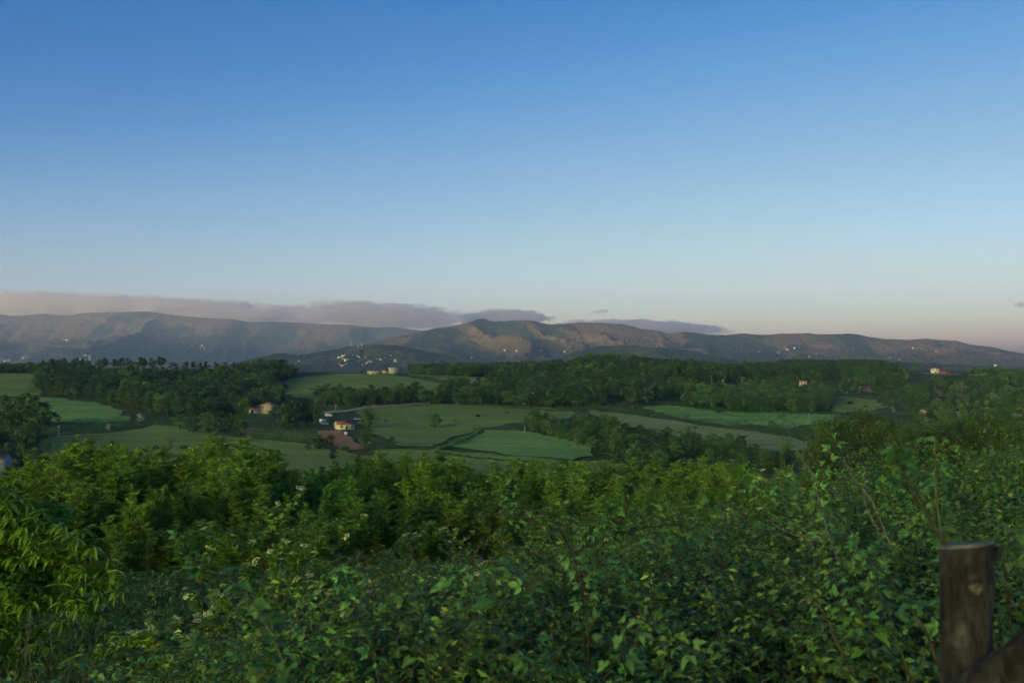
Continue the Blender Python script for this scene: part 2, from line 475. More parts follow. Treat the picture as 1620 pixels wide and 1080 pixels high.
def cloud(label, u0, u1, v0, v1, Y, D, dens, nsc, thr, seed, tilt=0):
    n, k = 28, 14
    th = np.linspace(0, 2 * np.pi, n, endpoint=False); ph = np.linspace(.02, np.pi - .02, k)
    P, T = np.meshgrid(ph, th, indexing='ij')
    me = grid_mesh('cloud', np.sin(P) * np.cos(T), np.sin(P) * np.sin(T), np.cos(P), wrap=True)
    me2 = bpy.data.meshes.new('cloud')
    vs = [tuple(v.co) for v in me.vertices]; fs = [tuple(p.vertices) for p in me.polygons]
    fs += [tuple(range(n)), tuple(reversed(range((k - 1) * n, k * n)))]
    me2.from_pydata(vs, [], fs)
    import bmesh
    bm = bmesh.new(); bm.from_mesh(me2); bmesh.ops.recalc_face_normals(bm, faces=bm.faces); bm.to_mesh(me2); bm.free()
    o = link('cloud', me2)
    uc, vc = (u0 + u1) / 2, (v0 + v1) / 2
    o.location = ((uc - 810) / F * Y, Y, (HZ - vc) / F * Y)
    o.scale = ((u1 - u0) / 2 / F * Y, D, (v1 - v0) / 2 / F * Y)
    o.rotation_euler = (0, math.radians(tilt), 0)
    me2.materials.append(cloud_mat('cloud_vapour', dens, nsc, thr, seed))
    tag(o, label, 'cloud', 'evening clouds along the mountain tops', kind='stuff')
    return o
cloud('long purple grey cloud bank lying on the left-hand mountain ridge', -560, 690, 456, 520, 19500, 1300, .0062, (15, 2.5, 2.0), .12, 1, 1.5)
cloud('torn grey cloud streak drifting down to the central mountain', 420, 790, 470, 528, 18600, 800, .0050, (7, 2, 3.4), .16, 4, 3.6)
cloud('pink rounded cloud behind the highest central peak', 705, 890, 485, 523, 19500, 900, .0062, (3.8, 1.8, 2.2), .14, 7, 0)
cloud('flat mauve cloud strip behind the right-hand end of the central ridge', 840, 1190, 502, 536, 19500, 1000, .0056, (7.5, 2, 2.0), .13, 9, 1.7)
cloud('tiny grey cloud wisp above the central ridge', 930, 970, 488, 498, 19500, 250, .0022, (3.5, 1.5, 1.6), .16, 12, 0)
cloud('faint grey cloud wisp at the right-hand edge of the sky', 1598, 1650, 473, 489, 19500, 300, .0022, (3.5, 1.5, 2.2), .16, 15, -6)

# ------------------------------------------------------------------ fields draped over the valley
def field_mat(name, a, b, stripe=0.0, ang=0.0, sc_=.05, dry=None, rowsize=.9):
    m = NM(name); v = m.coord('Position')
    n1 = m.noise(v, sc_, 5, .6); n2 = m.noise(v, .5, 5, .65); n3 = m.noise(v, .016, 3, .5)
    c = m.mix(m.fac(n1, .3, .7), a, b)
    if dry: c = m.mix(m.fac(n3, .48, .62), c, dry)
    c = m.mix(m.math('MULTIPLY', m.fac(n2, .4, .75), .45), c, tuple(x * .5 for x in a))
    n4 = m.noise(m.coord('Position', (.012, .05, .05)), 1.0, 5, .65)
    c = m.mix(m.math('MULTIPLY', m.fac(n4, .45, .62), .45), c, tuple(x * 1.25 for x in b))
    if stripe:
        mp = m.n('ShaderNodeMapping'); m.l(v, mp.inputs[0]); mp.inputs['Rotation'].default_value = (0, 0, ang)
        w = m.n('ShaderNodeTexWave'); m.l(mp.outputs[0], w.inputs['Vector'])
        w.inputs['Scale'].default_value = rowsize * .06; w.inputs['Distortion'].default_value = 2.5; w.inputs['Detail'].default_value = 3
        w.inputs['Detail Scale'].default_value = 1.5
        c = m.mix(m.math('MULTIPLY', w.outputs['Fac'], stripe), c, tuple(x * .62 for x in b))
    return m.finish(m.bsdf(c, .95, .1, m.bump(m.math('ADD', n2, n1), .7, .8)))
def subdiv_poly(P, step):
    out = []
    for i in range(len(P)):
        a = np.array(P[i]); b = np.array(P[(i + 1) % len(P)])
        n = max(1, int(np.hypot(*(b - a)) / step))
        for k in range(n): out.append(tuple(a + (b - a) * k / n))
    return out
def inside(px, py, poly):
    c = np.zeros(np.shape(px), bool); n = len(poly)
    for i in range(n):
        (x1, y1), (x2, y2) = poly[i], poly[(i + 1) % n]
        if y1 == y2: continue
        k = ((y1 > py) != (y2 > py)) & (px < (x2 - x1) * (py - y1) / (y2 - y1) + x1)
        c ^= k
    return c
def drape(name, poly_uv, mat, lift=.35, step=9.0, y0=300, y1=1500, wob=4.5, is_xy=False):
    P = poly_uv if is_xy else hits(poly_uv, y0, y1)
    P = subdiv_poly(P, step)
    P = [(x + wob * (vnoise(x / 11, y / 11, 77) - .5) * 2, y + wob * (vnoise(x / 11, y / 11, 78) - .5) * 2) for x, y in P]
    P = [(float(a), float(b)) for a, b in P]
    xs = [p[0] for p in P]; ys = [p[1] for p in P]
    gx, gy = np.meshgrid(np.arange(min(xs), max(xs), step), np.arange(min(ys), max(ys), step))
    gx = gx.ravel() + .3 * step * np.sin(gy.ravel()); gy = gy.ravel()
    k = inside(gx, gy, P)
    pts = [Vector(p) for p in P] + [Vector((float(a), float(b))) for a, b in zip(gx[k], gy[k])]
    n = len(P)
    vs, es, fs, _, _, _ = delaunay_2d_cdt(pts, [(i, (i + 1) % n) for i in range(n)], [], 1, 1e-3)
    A = np.array([(q.x, q.y) for q in vs])
    Z = ground_z(A[:, 0], A[:, 1]) + lift
    T = [f for f in fs if len(f) == 3]
    me = np_mesh(name, np.c_[A, Z], np.array(T), True)
    me.materials.append(mat)
    return tag(link(name, me), kind='structure')
fm_lush = field_mat('field_young_crop', (0.145, 0.307, 0.065), (0.233, 0.408, 0.089), .45, .35)
fm_meadow = field_mat('field_meadow', (0.145, 0.236, 0.050), (0.213, 0.307, 0.065), .42, 1.2, dry=(0.204, 0.256, 0.067))
fm_meadow2 = field_mat('field_pasture', (0.159, 0.250, 0.050), (0.222, 0.307, 0.064), .35, .2, .03)
fm_dry = field_mat('field_dry_grass', (0.222, 0.277, 0.084), (0.310, 0.343, 0.118), .35, .5, .04, dry=(0.233, 0.307, 0.072))
fm_soil = field_mat('field_ploughed_soil', (.34, .170, .080), (.43, .235, .115), .3, .9, .08, rowsize=1.6)
fm_earth = field_mat('bare_earth', (.22, .130, .075), (.32, .205, .12), 0, 0, .06)
fm_track = field_mat('farm_track', (.24, .215, .165), (.33, .295, .23), 0, 0, .1)
drape('field', [(0, 590), (60, 592), (66, 600), (56, 612), (68, 624), (40, 628), (-40, 630), (-60, 590)], fm_meadow2)
drape('field', [(60, 628), (100, 631), (150, 637), (185, 648), (206, 660), (195, 667), (160, 669), (110, 668), (70, 668), (40, 660), (0, 655), (-40, 640)], fm_lush)
drape('field', [(60, 694), (130, 688), (200, 683), (250, 672), (280, 676), (330, 690), (420, 695), (480, 704), (560, 716), (600, 722), (600, 772), (300, 772), (100, 768), (60, 715)], fm_meadow)
drape('field', [(440, 606), (480, 596), (540, 592), (610, 592), (650, 598), (700, 607), (712, 613), (680, 622), (620, 628), (560, 633), (490, 633), (450, 622)], fm_meadow2)
drape('field', [(650, 592), (690, 594), (770, 598), (780, 604), (730, 609), (690, 600)], fm_meadow)
drape('field', [(565, 648), (620, 641), (700, 639), (780, 642), (860, 645), (920, 652), (900, 662), (830, 668), (770, 676), (720, 690), (690, 708), (640, 706), (600, 690), (570, 668)], fm_meadow)
drape('field', [(708, 708), (745, 692), (775, 681), (830, 684), (880, 692), (930, 706), (950, 722), (900, 728), (820, 722)], fm_lush, lift=.6)
drape('field', [(600, 712), (690, 712), (800, 722), (900, 730), (960, 728), (1000, 742), (800, 772), (600, 772)], fm_meadow2, lift=.5)
drape('field', [(930, 648), (990, 655), (1080, 669), (1170, 681), (1260, 694), (1290, 700), (1275, 712), (1230, 716), (1140, 700), (1060, 690), (990, 676), (940, 660)], fm_dry)
drape('field', [(1010, 645), (1080, 642), (1130, 650), (1170, 662), (1185, 672), (1150, 674), (1090, 664)], fm_lush)
drape('field', [(1140, 650), (1220, 651), (1280, 654), (1330, 657), (1310, 668), (1250, 680), (1190, 672), (1165, 660)], fm_lush, lift=.45)
drape('field', [(1095, 609), (1130, 606), (1165, 610), (1175, 622), (1130, 627), (1100, 622)], fm_lush)
drape('field', [(1300, 630), (1340, 627), (1380, 633), (1402, 643), (1380, 653), (1320, 653)], fm_meadow2)
drape('field', [(494, 690), (505, 683), (530, 681), (545, 685), (560, 697), (570, 712), (552, 716), (525, 706)], fm_soil, lift=.6, step=5)
drape('field', [(384, 684), (394, 677), (406, 678), (404, 688), (388, 692)], fm_soil, lift=.6, step=5)
drape('bare_earth', [(1452, 591), (1470, 589), (1500, 590), (1522, 594), (1500, 597), (1465, 593)], fm_earth, lift=.9, step=5)
drape('bare_earth', [(1366, 615), (1376, 614), (1378, 624), (1368, 625)], fm_earth, lift=2.2, step=4)
drape('bare_earth', [(1475, 622), (1484, 621), (1492, 629), (1482, 631)], fm_earth, lift=2.2, step=4)
drape('track', [(511, 653), (530, 651), (548, 650), (575, 645), (620, 642), (680, 638), (680, 640.5), (622, 644.5), (577, 648), (550, 653), (530, 655), (513, 656)], fm_track, lift=.8, step=4, wob=.6)

# ------------------------------------------------------------------ tree building
DIA_V = np.array([[0, 0, 0], [.45, .5, .10], [1, 0, -.12], [.45, -.5, .10]]); DIA_F = np.array([[0, 2, 1], [0, 3, 2]])
_xs = np.array([.13, .40, .72]); _hw = np.array([.35, .5, .25])
LEAF_V = np.array([[0, 0, 0]] + [[x, 0, .03 - .22 * x * x] for x in _xs] + [[1, 0, -.24]] +
                  [[x, h, .03 - .22 * x * x + .13 * h * 2] for x, h in zip(_xs, _hw)] + [[x, -h, .03 - .22 * x * x + .13 * h * 2] for x, h in zip(_xs, _hw)])
LEAF_F = np.array([[0, 1, 5], [1, 2, 6], [1, 6, 5], [2, 3, 7], [2, 7, 6], [3, 4, 7], [0, 8, 1], [1, 9, 2], [1, 8, 9], [2, 10, 3], [2, 9, 10], [3, 10, 4]])
SML_V = np.array([[0, 0, 0], [.5, 0, -.03], [1, 0, -.2], [.42, .5, .07], [.42, -.5, .07]]); SML_F = np.array([[0, 1, 3], [1, 2, 3], [0, 4, 1], [1, 4, 2]])
def unit(a): return a / (np.linalg.norm(a, axis=-1, keepdims=True) + 1e-9)
def add_leaves(g, P, D, N, L, W, tint, mat=0, tpl='dia'):
    TV, TF = {'dia': (DIA_V, DIA_F), 'leaf': (LEAF_V, LEAF_F), 'sml': (SML_V, SML_F)}[tpl]
    n = len(P); D = unit(D); B = unit(np.cross(N, D)); N2 = np.cross(D, B)
    L = np.broadcast_to(np.asarray(L, float), (n,)); W = np.broadcast_to(np.asarray(W, float), (n,))
    V = P[:, None] + (L[:, None, None] * TV[None, :, 0:1]) * D[:, None] + (W[:, None, None] * TV[None, :, 1:2]) * B[:, None] + (L[:, None, None] * TV[None, :, 2:3]) * N2[:, None]
    Fc = TF[None] + (np.arange(n) * len(TV))[:, None, None]
    g.add(V.reshape(-1, 3), Fc.reshape(-1, 3), mat, np.repeat(np.broadcast_to(tint, (n,)), len(TF)))
def add_tube(g, pts, rad, sides=5, mat=0, tint=.5, cap=True):
    P = np.asarray(pts, float); r = np.broadcast_to(np.asarray(rad, float), (len(P),))
    T = unit(np.gradient(P, axis=0)); ref = np.array([0, 0, 1.0]) if abs(T[0][2]) < .9 else np.array([1.0, 0, 0])
    A = unit(np.cross(T, ref)); B = np.cross(T, A)
    th = np.linspace(0, 2 * np.pi, sides, endpoint=False)
    V = P[:, None] + r[:, None, None] * (np.cos(th)[None, :, None] * A[:, None] + np.sin(th)[None, :, None] * B[:, None])
    k = len(P); F_ = []
    for i in range(k - 1):
        for j in range(sides):
            a = i * sides + j; b = i * sides + (j + 1) % sides
            F_ += [(a, b, b + sides), (a, b + sides, a + sides)]
    if cap:
        for j in range(1, sides - 1):
            F_ += [((k - 1) * sides, (k - 1) * sides + j, (k - 1) * sides + j + 1), (0, j + 1, j)]
    g.add(V.reshape(-1, 3), np.array(F_), mat, tint)
def bez(a, b, c, n=6):
    t = np.linspace(0, 1, n)[:, None]; a, b, c = map(lambda q: np.asarray(q, float), (a, b, c))
    return (1 - t) ** 2 * a + 2 * t * (1 - t) * b + t * t * c
def rdir(rs, n): return unit(rs.normal(size=(n, 3)))

def blob_tree(seed, h=10, r=4, base=.18, clumps=46, leaves=1500, ls=.6, flat=0.0, top=.5, tpl='dia', gap=.0, asp=.75):
    """trunk, limbs and a crown of leaf clumps; returns (trunk Geo, crown Geo)"""
    rs = np.random.RandomState(seed)
    tr = Geo(); cr = Geo()
    ch = h * (1 - base); c0 = h * base
    # clump centres: inside an uneven egg
    C = []
    lob = rs.rand(5) * 6.28
    while len(C) < clumps:
        z = rs.rand(); a = rs.rand() * 6.28
        prof = math.sin(math.pi * min(1, max(0, (z * (1 - .12) + .12))) ** (1.0 + top * .6)) ** .65 if not flat else (1 - (2 * max(z, .5) - 1) ** 2) ** .5 * (1 if z > .35 else .75)
        rr = r * prof * (1 + .22 * math.sin(2 * a + lob[0]) + .15 * math.sin(3 * a + lob[1] + z * 4))
        q = rs.rand() ** .42
        C.append((rr * q * math.cos(a), rr * q * math.sin(a), c0 + ch * (.06 + .9 * z)))
    C = np.array(C)
    cl_r = r * (.24 + .16 * rs.rand(clumps))
    tint = rs.rand(clumps)
    k = rs.randint(0, clumps, leaves)
    d = rdir(rs, leaves); d[:, 2] = d[:, 2] * .8 + .18
    q = cl_r[k] * (rs.rand(leaves) ** .4)
    P = C[k] + d * q[:, None] * np.array([1, 1, asp])
    N = unit(d + rs.normal(size=(leaves, 3)) * .55 + np.array([0, 0, .35]))
    D = np.cross(N, rdir(rs, leaves))
    S = ls * (.6 + .8 * rs.rand(leaves))
    add_leaves(cr, P, D, N, S, S * .75, np.clip(tint[k] * .6 + rs.rand(leaves) * .5 - .05, 0, 1), 0, tpl)
    add_tube(tr, [(0, 0, -.4), (.02 * h * rs.randn(), .02 * h * rs.randn(), h * .3), (.03 * h * rs.randn(), .03 * h * rs.randn(), h * .62), (.03 * h * rs.randn(), 0, h * .86)],
             [h * .026, h * .020, h * .012, h * .004], 6)
    for i in rs.choice(clumps, min(clumps, 12), False):
        z0 = max(h * base * .7, C[i][2] - r * .7)
        add_tube(tr, bez((0, 0, z0 * .9), (C[i][0] * .4, C[i][1] * .4, z0 + .25 * (C[i][2] - z0)), C[i], 4), [h * .010, h * .007, h * .005, h * .002], 4)
    return tr, cr
def pine_tree(seed, h=11, r=3.2, leaves=1300, ls=.55):
    """tall bare trunk with a loose irregular head, like the row on the left skyline"""
    rs = np.random.RandomState(seed); tr = Geo(); cr = Geo()
    lean = rs.randn(2) * .03 * h
    add_tube(tr, [(0, 0, -.4), (lean[0] * .4, lean[1] * .4, h * .5), (lean[0], lean[1], h * .93)], [h * .020, h * .015, h * .004], 6)
    n = 16
    for i in range(n):
        z = h * (.46 + .5 * (i + rs.rand() * .7) / n); a = rs.rand() * 6.28
        ln = r * (1.05 - .75 * abs((z / h - .62) / .42)) * (.6 + .5 * rs.rand())
        c = np.array([lean[0] * z / h + math.cos(a) * ln * .75, lean[1] * z / h + math.sin(a) * ln * .75, z + ln * .18])
        add_tube(tr, [(lean[0] * z / h, lean[1] * z / h, z - .2), tuple(c)], [h * .007, h * .002], 4)
        k = leaves // n; d = rdir(rs, k)
        P = c + d * (rs.rand(k, 1) ** .45) * np.array([ln * .55 + .35, ln * .55 + .35, .75])
        N = unit(d * .6 + rs.normal(size=(k, 3)) * .5 + np.array([0, 0, .6]))
        S = ls * (.6 + .8 * rs.rand(k))
        add_leaves(cr, P, np.cross(N, rdir(rs, k)), N, S, S * .7, np.clip(rs.rand() * .5 + rs.rand(k) * .5, 0, 1))
    return tr, cr
def conifer(seed, h=11, r=2.2, leaves=1300):
    rs = np.random.RandomState(seed); tr = Geo(); cr = Geo()
    add_tube(tr, [(0, 0, -.4), (0, 0, h * .55), (0, 0, h * .98)], [h * .018, h * .011, h * .002], 6)
    z = h * (.10 + .88 * rs.rand(leaves) ** 1.25); rr = r * (1 - z / h) ** .8 + .12
    lay = .75 + .25 * np.sin(z * 5.5); a = rs.rand(leaves) * 6.28
    q = rr * lay * (.35 + .65 * rs.rand(leaves) ** .5)
    P = np.stack([q * np.cos(a), q * np.sin(a), z - q * .25], -1)
    D = np.stack([np.cos(a), np.sin(a), -.35 + .2 * rs.randn(leaves)], -1)
    N = unit(np.stack([-.2 * np.cos(a), -.2 * np.sin(a), np.ones(leaves)], -1) + rs.normal(size=(leaves, 3)) * .35)
    S = .6 * (.6 + .7 * rs.rand(leaves))
    add_leaves(cr, P, D, N, S, S * .45, rs.rand(leaves))
    return tr, cr
def bush(seed, h=2.6, r=2.0, leaves=700, ls=.4):
    rs = np.random.RandomState(seed); tr = Geo(); cr = Geo()
    for i in range(6):
        a = rs.rand() * 6.28; e = (math.cos(a) * r * .55, math.sin(a) * r * .55, h * (.5 + .3 * rs.rand()))
        add_tube(tr, bez((0, 0, -.3), (e[0] * .3, e[1] * .3, h * .4), e, 4), [.07, .05, .04, .015], 4)
    n = 16; a = rs.rand(n) * 6.28; q = r * .75 * rs.rand(n) ** .5
    C = np.stack([q * np.cos(a), q * np.sin(a), h * (.25 + .5 * rs.rand(n)) * (1.1 - .5 * (q / r) ** 2)], -1)
    k = rs.randint(0, n, leaves); d = rdir(rs, leaves)
    P = C[k] + d * (rs.rand(leaves, 1) ** .45) * np.array([r * .42, r * .42, h * .3]); P[:, 2] = np.abs(P[:, 2])
    N = unit(d + rs.normal(size=(leaves, 3)) * .5 + np.array([0, 0, .3])); S = ls * (.6 + .8 * rs.rand(leaves))
    add_leaves(cr, P, np.cross(N, rdir(rs, leaves)), N, S, S * .75, np.clip(rs.rand(n)[k] * .6 + rs.rand(leaves) * .4, 0, 1))
    return tr, cr

bark = plain_mat('tree_bark', (.075, .060, .048), .4, 6, .95, .1)
lm_dark = leaf_mat('foliage_dark_broadleaf', (0.032, 0.079, 0.024), (0.078, 0.171, 0.044), hue=.03, bright=.45)
lm_mid = leaf_mat('foliage_wood', (0.037, 0.091, 0.028), (0.094, 0.192, 0.051), hue=.035, bright=.45)
lm_pine = leaf_mat('foliage_pine', (0.025, 0.062, 0.024), (0.058, 0.119, 0.040), trans=.15, hue=.02)
lm_light = leaf_mat('foliage_fresh', (0.079, 0.176, 0.031), (0.158, 0.284, 0.055), hue=.02)
lm_grey = leaf_mat('foliage_pale_willow', (0.149, 0.184, 0.120), (0.286, 0.322, 0.240), hue=.02, bright=.2)
lm_white = leaf_mat('foliage_white_blossom', (.20, .24, .15), (.60, .62, .54), hue=.01, bright=.15)
lm_gorse = leaf_mat('foliage_yellow_gorse', (.08, .095, .02), (.34, .22, .03), hue=.01, bright=.25)
class Kind:
    """a tree shape kept as trunk mesh, crown mesh and both joined (for far trees)"""
    def __init__(s, name, tc, mat, h):
        t, c = tc; s.h = h
        s.trunk = t.mesh(name + '_trunk', [bark], True); s.crown = c.mesh(name + '_crown', [mat])
        g = Geo()
        g.V = [np.concatenate(c.V), np.concatenate(t.V)]; g.F = [np.concatenate(c.F), np.concatenate(t.F) + c.n]
        g.M = [np.zeros(sum(map(len, c.M)), int), np.ones(sum(map(len, t.M)), int)]; g.T = [np.concatenate(c.T), np.concatenate(t.T)]
        s.joint = g.mesh(name, [mat, bark])
K = {}
K['dark'] = [Kind('dark_tree', blob_tree(100 + i, 10, 4.2 - .4 * (i % 2), .10 + .05 * (i % 3), 44, 1700, .58), lm_dark, 10) for i in range(4)]
K['wood'] = [Kind('wood_tree', blob_tree(200 + i, 10, 3.0 + .4 * (i % 3), .22, 34, 1300, .58, top=.2 + .3 * (i % 2)), lm_mid, 10) for i in range(5)]
K['pine'] = [Kind('pine_tree', pine_tree(300 + i), lm_pine, 11) for i in range(5)]
K['fir'] = [Kind('conifer', conifer(400 + i), lm_pine, 11) for i in range(2)]
K['light'] = [Kind('fresh_tree', blob_tree(500 + i, 8, 3.4, .12, 36, 1500, .5), lm_light, 8) for i in range(2)]
K['grey'] = [Kind('willow', blob_tree(600 + i, 7, 3.6, .06, 30, 1200, .5), lm_grey, 7) for i in range(2)]
K['white'] = [Kind('blossom_tree', blob_tree(700 + i, 6, 2.8, .12, 30, 1100, .42), lm_white, 6) for i in range(2)]
K['bush'] = [Kind('bush', bush(800 + i), lm_dark, 2.6) for i in range(4)]
K['gbush'] = [Kind('pale_bush', bush(850 + i), lm_grey, 2.6) for i in range(2)]
K['gorse'] = [Kind('gorse', bush(900 + i), lm_gorse, 2.6) for i in range(2)]
K['shrub'] = [Kind('shrub', bush(950 + i, 2.6, 2.0, 700, .36), lm_mid, 2.6) for i in range(3)]
RND = random.Random(5)
def nth(i): return str(i) + ('th' if 10 < i % 100 < 14 else {1: 'st', 2: 'nd', 3: 'rd'}.get(i % 10, 'th'))
def put_tree(kind, x, y, h, name, label, cat, group=None, wide=1.0, parts=True, dz=0, var=None, z=None):
    k = K[kind][RND.randrange(len(K[kind])) if var is None else var]
    s = h / k.h; zz = (gz(x, y) if z is None else z) + dz
    rot = RND.random() * 6.283; scl = (s * wide * RND.uniform(.92, 1.08), s * wide * RND.uniform(.92, 1.08), s)
    if parts:
        e = link(name, None, loc=(x, y, zz)); e.rotation_euler = (0, 0, rot); e.scale = scl; e.empty_display_size = .5
        link('trunk', k.trunk, e); link('crown', k.crown, e)
    else:
        e = link(name, k.joint, loc=(x, y, zz)); e.rotation_euler = (0, 0, rot); e.scale = scl
    return tag(e, label, cat, group)

def scatter(name, pts, rot, scl, idx, meshes, label, cat, parent=None):
    """uncountable growth: shapes instanced on points, one object of kind stuff"""
    pts = np.asarray(pts, np.float32); n = len(pts)
    me = bpy.data.meshes.new(name); me.vertices.add(n); me.vertices.foreach_set('co', pts.ravel())
    for nm, tp, arr in (('rot', 'FLOAT_VECTOR', rot), ('scl', 'FLOAT_VECTOR', scl)):
        a = me.attributes.new(nm, tp, 'POINT'); a.data.foreach_set('vector', np.asarray(arr, np.float32).ravel())
    a = me.attributes.new('idx', 'INT', 'POINT'); a.data.foreach_set('value', np.asarray(idx, np.int32))
    o = link(name, me, parent)
    ng = bpy.data.node_groups.new(name, 'GeometryNodeTree')
    ng.interface.new_socket('Geometry', in_out='INPUT', socket_type='NodeSocketGeometry')
    ng.interface.new_socket('Geometry', in_out='OUTPUT', socket_type='NodeSocketGeometry')
    N = ng.nodes.new; gi = N('NodeGroupInput'); go = N('NodeGroupOutput')
    jn = N('GeometryNodeGeometryToInstance'); 
    for mesh in meshes:
        so = bpy.data.objects.new(mesh.name, mesh)
        oi = N('GeometryNodeObjectInfo'); oi.inputs['Object'].default_value = so; oi.inputs['As Instance'].default_value = True
        ng.links.new(oi.outputs['Geometry'], jn.inputs[0])
    def att(nm, tp):
        q = N('GeometryNodeInputNamedAttribute'); q.data_type = tp; q.inputs['Name'].default_value = nm
        return q.outputs[0]
    jo = N('GeometryNodeJoinGeometry')
    ng.nodes.remove(jn)
    for nd in [q for q in ng.nodes if q.bl_idname == 'GeometryNodeObjectInfo']: ng.links.new(nd.outputs['Geometry'], jo.inputs[0])
    ip = N('GeometryNodeInstanceOnPoints')
    ng.links.new(gi.outputs[0], ip.inputs['Points']); ng.links.new(jo.outputs[0], ip.inputs['Instance'])
    ip.inputs['Pick Instance'].default_value = True
    ng.links.new(att('idx', 'INT'), ip.inputs['Instance Index'])
    er = N('FunctionNodeEulerToRotation'); ng.links.new(att('rot', 'FLOAT_VECTOR'), er.inputs[0]); ng.links.new(er.outputs[0], ip.inputs['Rotation'])
    ng.links.new(att('scl', 'FLOAT_VECTOR'), ip.inputs['Scale'])
    ng.links.new(ip.outputs[0], go.inputs[0])
    md = o.modifiers.new('scatter', 'NODES'); md.node_group = ng
    return tag(o, label, cat, kind='stuff')

# ------------------------------------------------------------------ woods
KEEP_CLEAR = [[(1440, 586), (1535, 586), (1535, 611), (1440, 611)], [(1258, 608), (1284, 608), (1284, 626), (1258, 626)], [(1362, 612), (1384, 612), (1384, 636), (1362, 636)], [(1470, 620), (1498, 620), (1498, 642), (1470, 642)]]   # open ground round the hilltop houses and earth banks
def wood_points(poly, y0, y1, spacing, seed):
    """jittered world-space grid, kept where the ground shows inside the photograph polygon"""
    us = [p[0] for p in poly]
    xs = [(u - 810) / F * Y for u in (min(us), max(us)) for Y in (y0, y1)]
    gx, gy = np.meshgrid(np.arange(min(xs), max(xs), spacing), np.arange(y0, y1, spacing))
    rs = np.random.RandomState(seed)
    gx = gx.ravel() + rs.uniform(-.48, .48, gx.size) * spacing; gy = gy.ravel() + rs.uniform(-.48, .48, gy.size) * spacing
    z = ground_z(gx, gy)
    u = 810 + F * gx / gy; v = HZ - F * z / gy
    k = inside(u, v, poly)
    for ex in KEEP_CLEAR: k &= ~inside(u, v, ex)
    return np.c_[gx[k], gy[k], z[k]]
WOODS = [
    # polygon of the ground, distances, spacing, mix of kinds, heights, label of its single trees, label of its mass
    ([(60, 600), (140, 599), (380, 599), (400, 590), (440, 588), (470, 596), (440, 606), (432, 622), (455, 640), (440, 650), (390, 657), (300, 660), (240, 656), (200, 645), (150, 633), (100, 627), (58, 620)], 600, 1080, 6.2, {'wood': 5, 'dark': 3, 'pine': 2, 'light': .4}, (8, 13), 'tree at the lower edge of the dark wood on the left slope', 'dense dark wood covering the left slope below the pine row'),
    ([(640, 584), (700, 583), (800, 583), (890, 584), (880, 596), (800, 600), (700, 597), (650, 592)], 1080, 1450, 6.8, {'wood': 3, 'pine': 4, 'dark': 2}, (10, 13), 'tree in the wood behind the stone farmhouse', 'dense dark wood along the ridge behind the stone farmhouse'),
    ([(772, 609), (880, 592), (960, 578), (1100, 588), (1170, 592), (1165, 606), (1095, 610), (1092, 626), (1020, 642), (930, 644), (860, 646), (772, 640)], 720, 1330, 6.4, {'wood': 5, 'dark': 4, 'pine': 1.5, 'light': .35}, (9, 14), 'tree at the foot of the central wooded hill', 'dense wood covering the central hill'),
    ([(1096, 630), (1175, 628), (1300, 624), (1318, 640), (1302, 654), (1150, 652), (1078, 642)], 680, 900, 6.2, {'wood': 3, 'dark': 4}, (9, 13.5), 'tall tree at the edge of the wood above the bright fields', 'dark wood above the bright fields'),
    ([(1160, 590), (1240, 583), (1400, 582), (1400, 592), (1300, 600), (1200, 606)], 1000, 1500, 6.5, {'fir': 5, 'pine': 4}, (10, 13), 'conifer in the plantation on the right-hand skyline', 'dark conifer plantation along the right-hand skyline'),
    ([(1170, 606), (1300, 600), (1400, 588), (1460, 596), (1500, 612), (1500, 640), (1410, 640), (1390, 628), (1320, 622), (1300, 618), (1180, 624)], 780, 1200, 7.0, {'wood': 3, 'dark': 2.5, 'grey': 2.6, 'gbush': 6, 'bush': 2}, (3.5, 7.5), 'scrub tree on the right-hand hill', 'mixed pale and dark scrub on the right-hand hill'),
    ([(1500, 612), (1540, 594), (1700, 592), (1750, 705), (1500, 712), (1440, 700), (1400, 668), (1410, 650), (1500, 641)], 430, 1400, 6.8, {'wood': 6, 'dark': 5, 'grey': 1.2, 'light': .8, 'gbush': 1.5}, (4, 10), 'tree in the wooded valley on the right', 'dense wood filling the valley on the right'),
    ([(826, 674), (880, 674), (960, 684), (1040, 690), (1100, 702), (1180, 718), (1250, 738), (1250, 760), (1080, 760), (1000, 748), (955, 724), (900, 700), (850, 685)], 370, 620, 5.4, {'wood': 3, 'dark': 5, 'bush': 3, 'shrub': 3, 'grey': .15}, (4, 10), 'tree in the scrub belt between the lower fields', 'tangled scrub belt running between the lower fields'),
    ([(-60, 700), (40, 690), (75, 690), (80, 712), (130, 735), (100, 750), (-80, 750)], 370, 560, 6, {'dark': 3, 'wood': 3, 'bush': 4, 'shrub': 3, 'light': .4}, (3, 8), 'small tree in the scrub at the left edge of the valley', 'scrub at the left edge of the valley floor'),
    ([(500, 628), (580, 632), (680, 628), (720, 614), (770, 618), (772, 641), (690, 638), (620, 638), (520, 648)], 700, 860, 5.6, {'dark': 5, 'wood': 3, 'bush': 2}, (6, 12), 'tree in the belt below the hilltop meadow', 'tree belt below the hilltop meadow'),
    ([(-60, 592), (0, 589), (60, 589), (140, 586), (140, 590), (60, 592)], 930, 1250, 6.5, {'dark': 5, 'wood': 4}, (7, 11), 'tree on the skyline above the left-hand meadow', 'trees on the skyline above the left-hand meadow'),
]
SINGLE = []; 
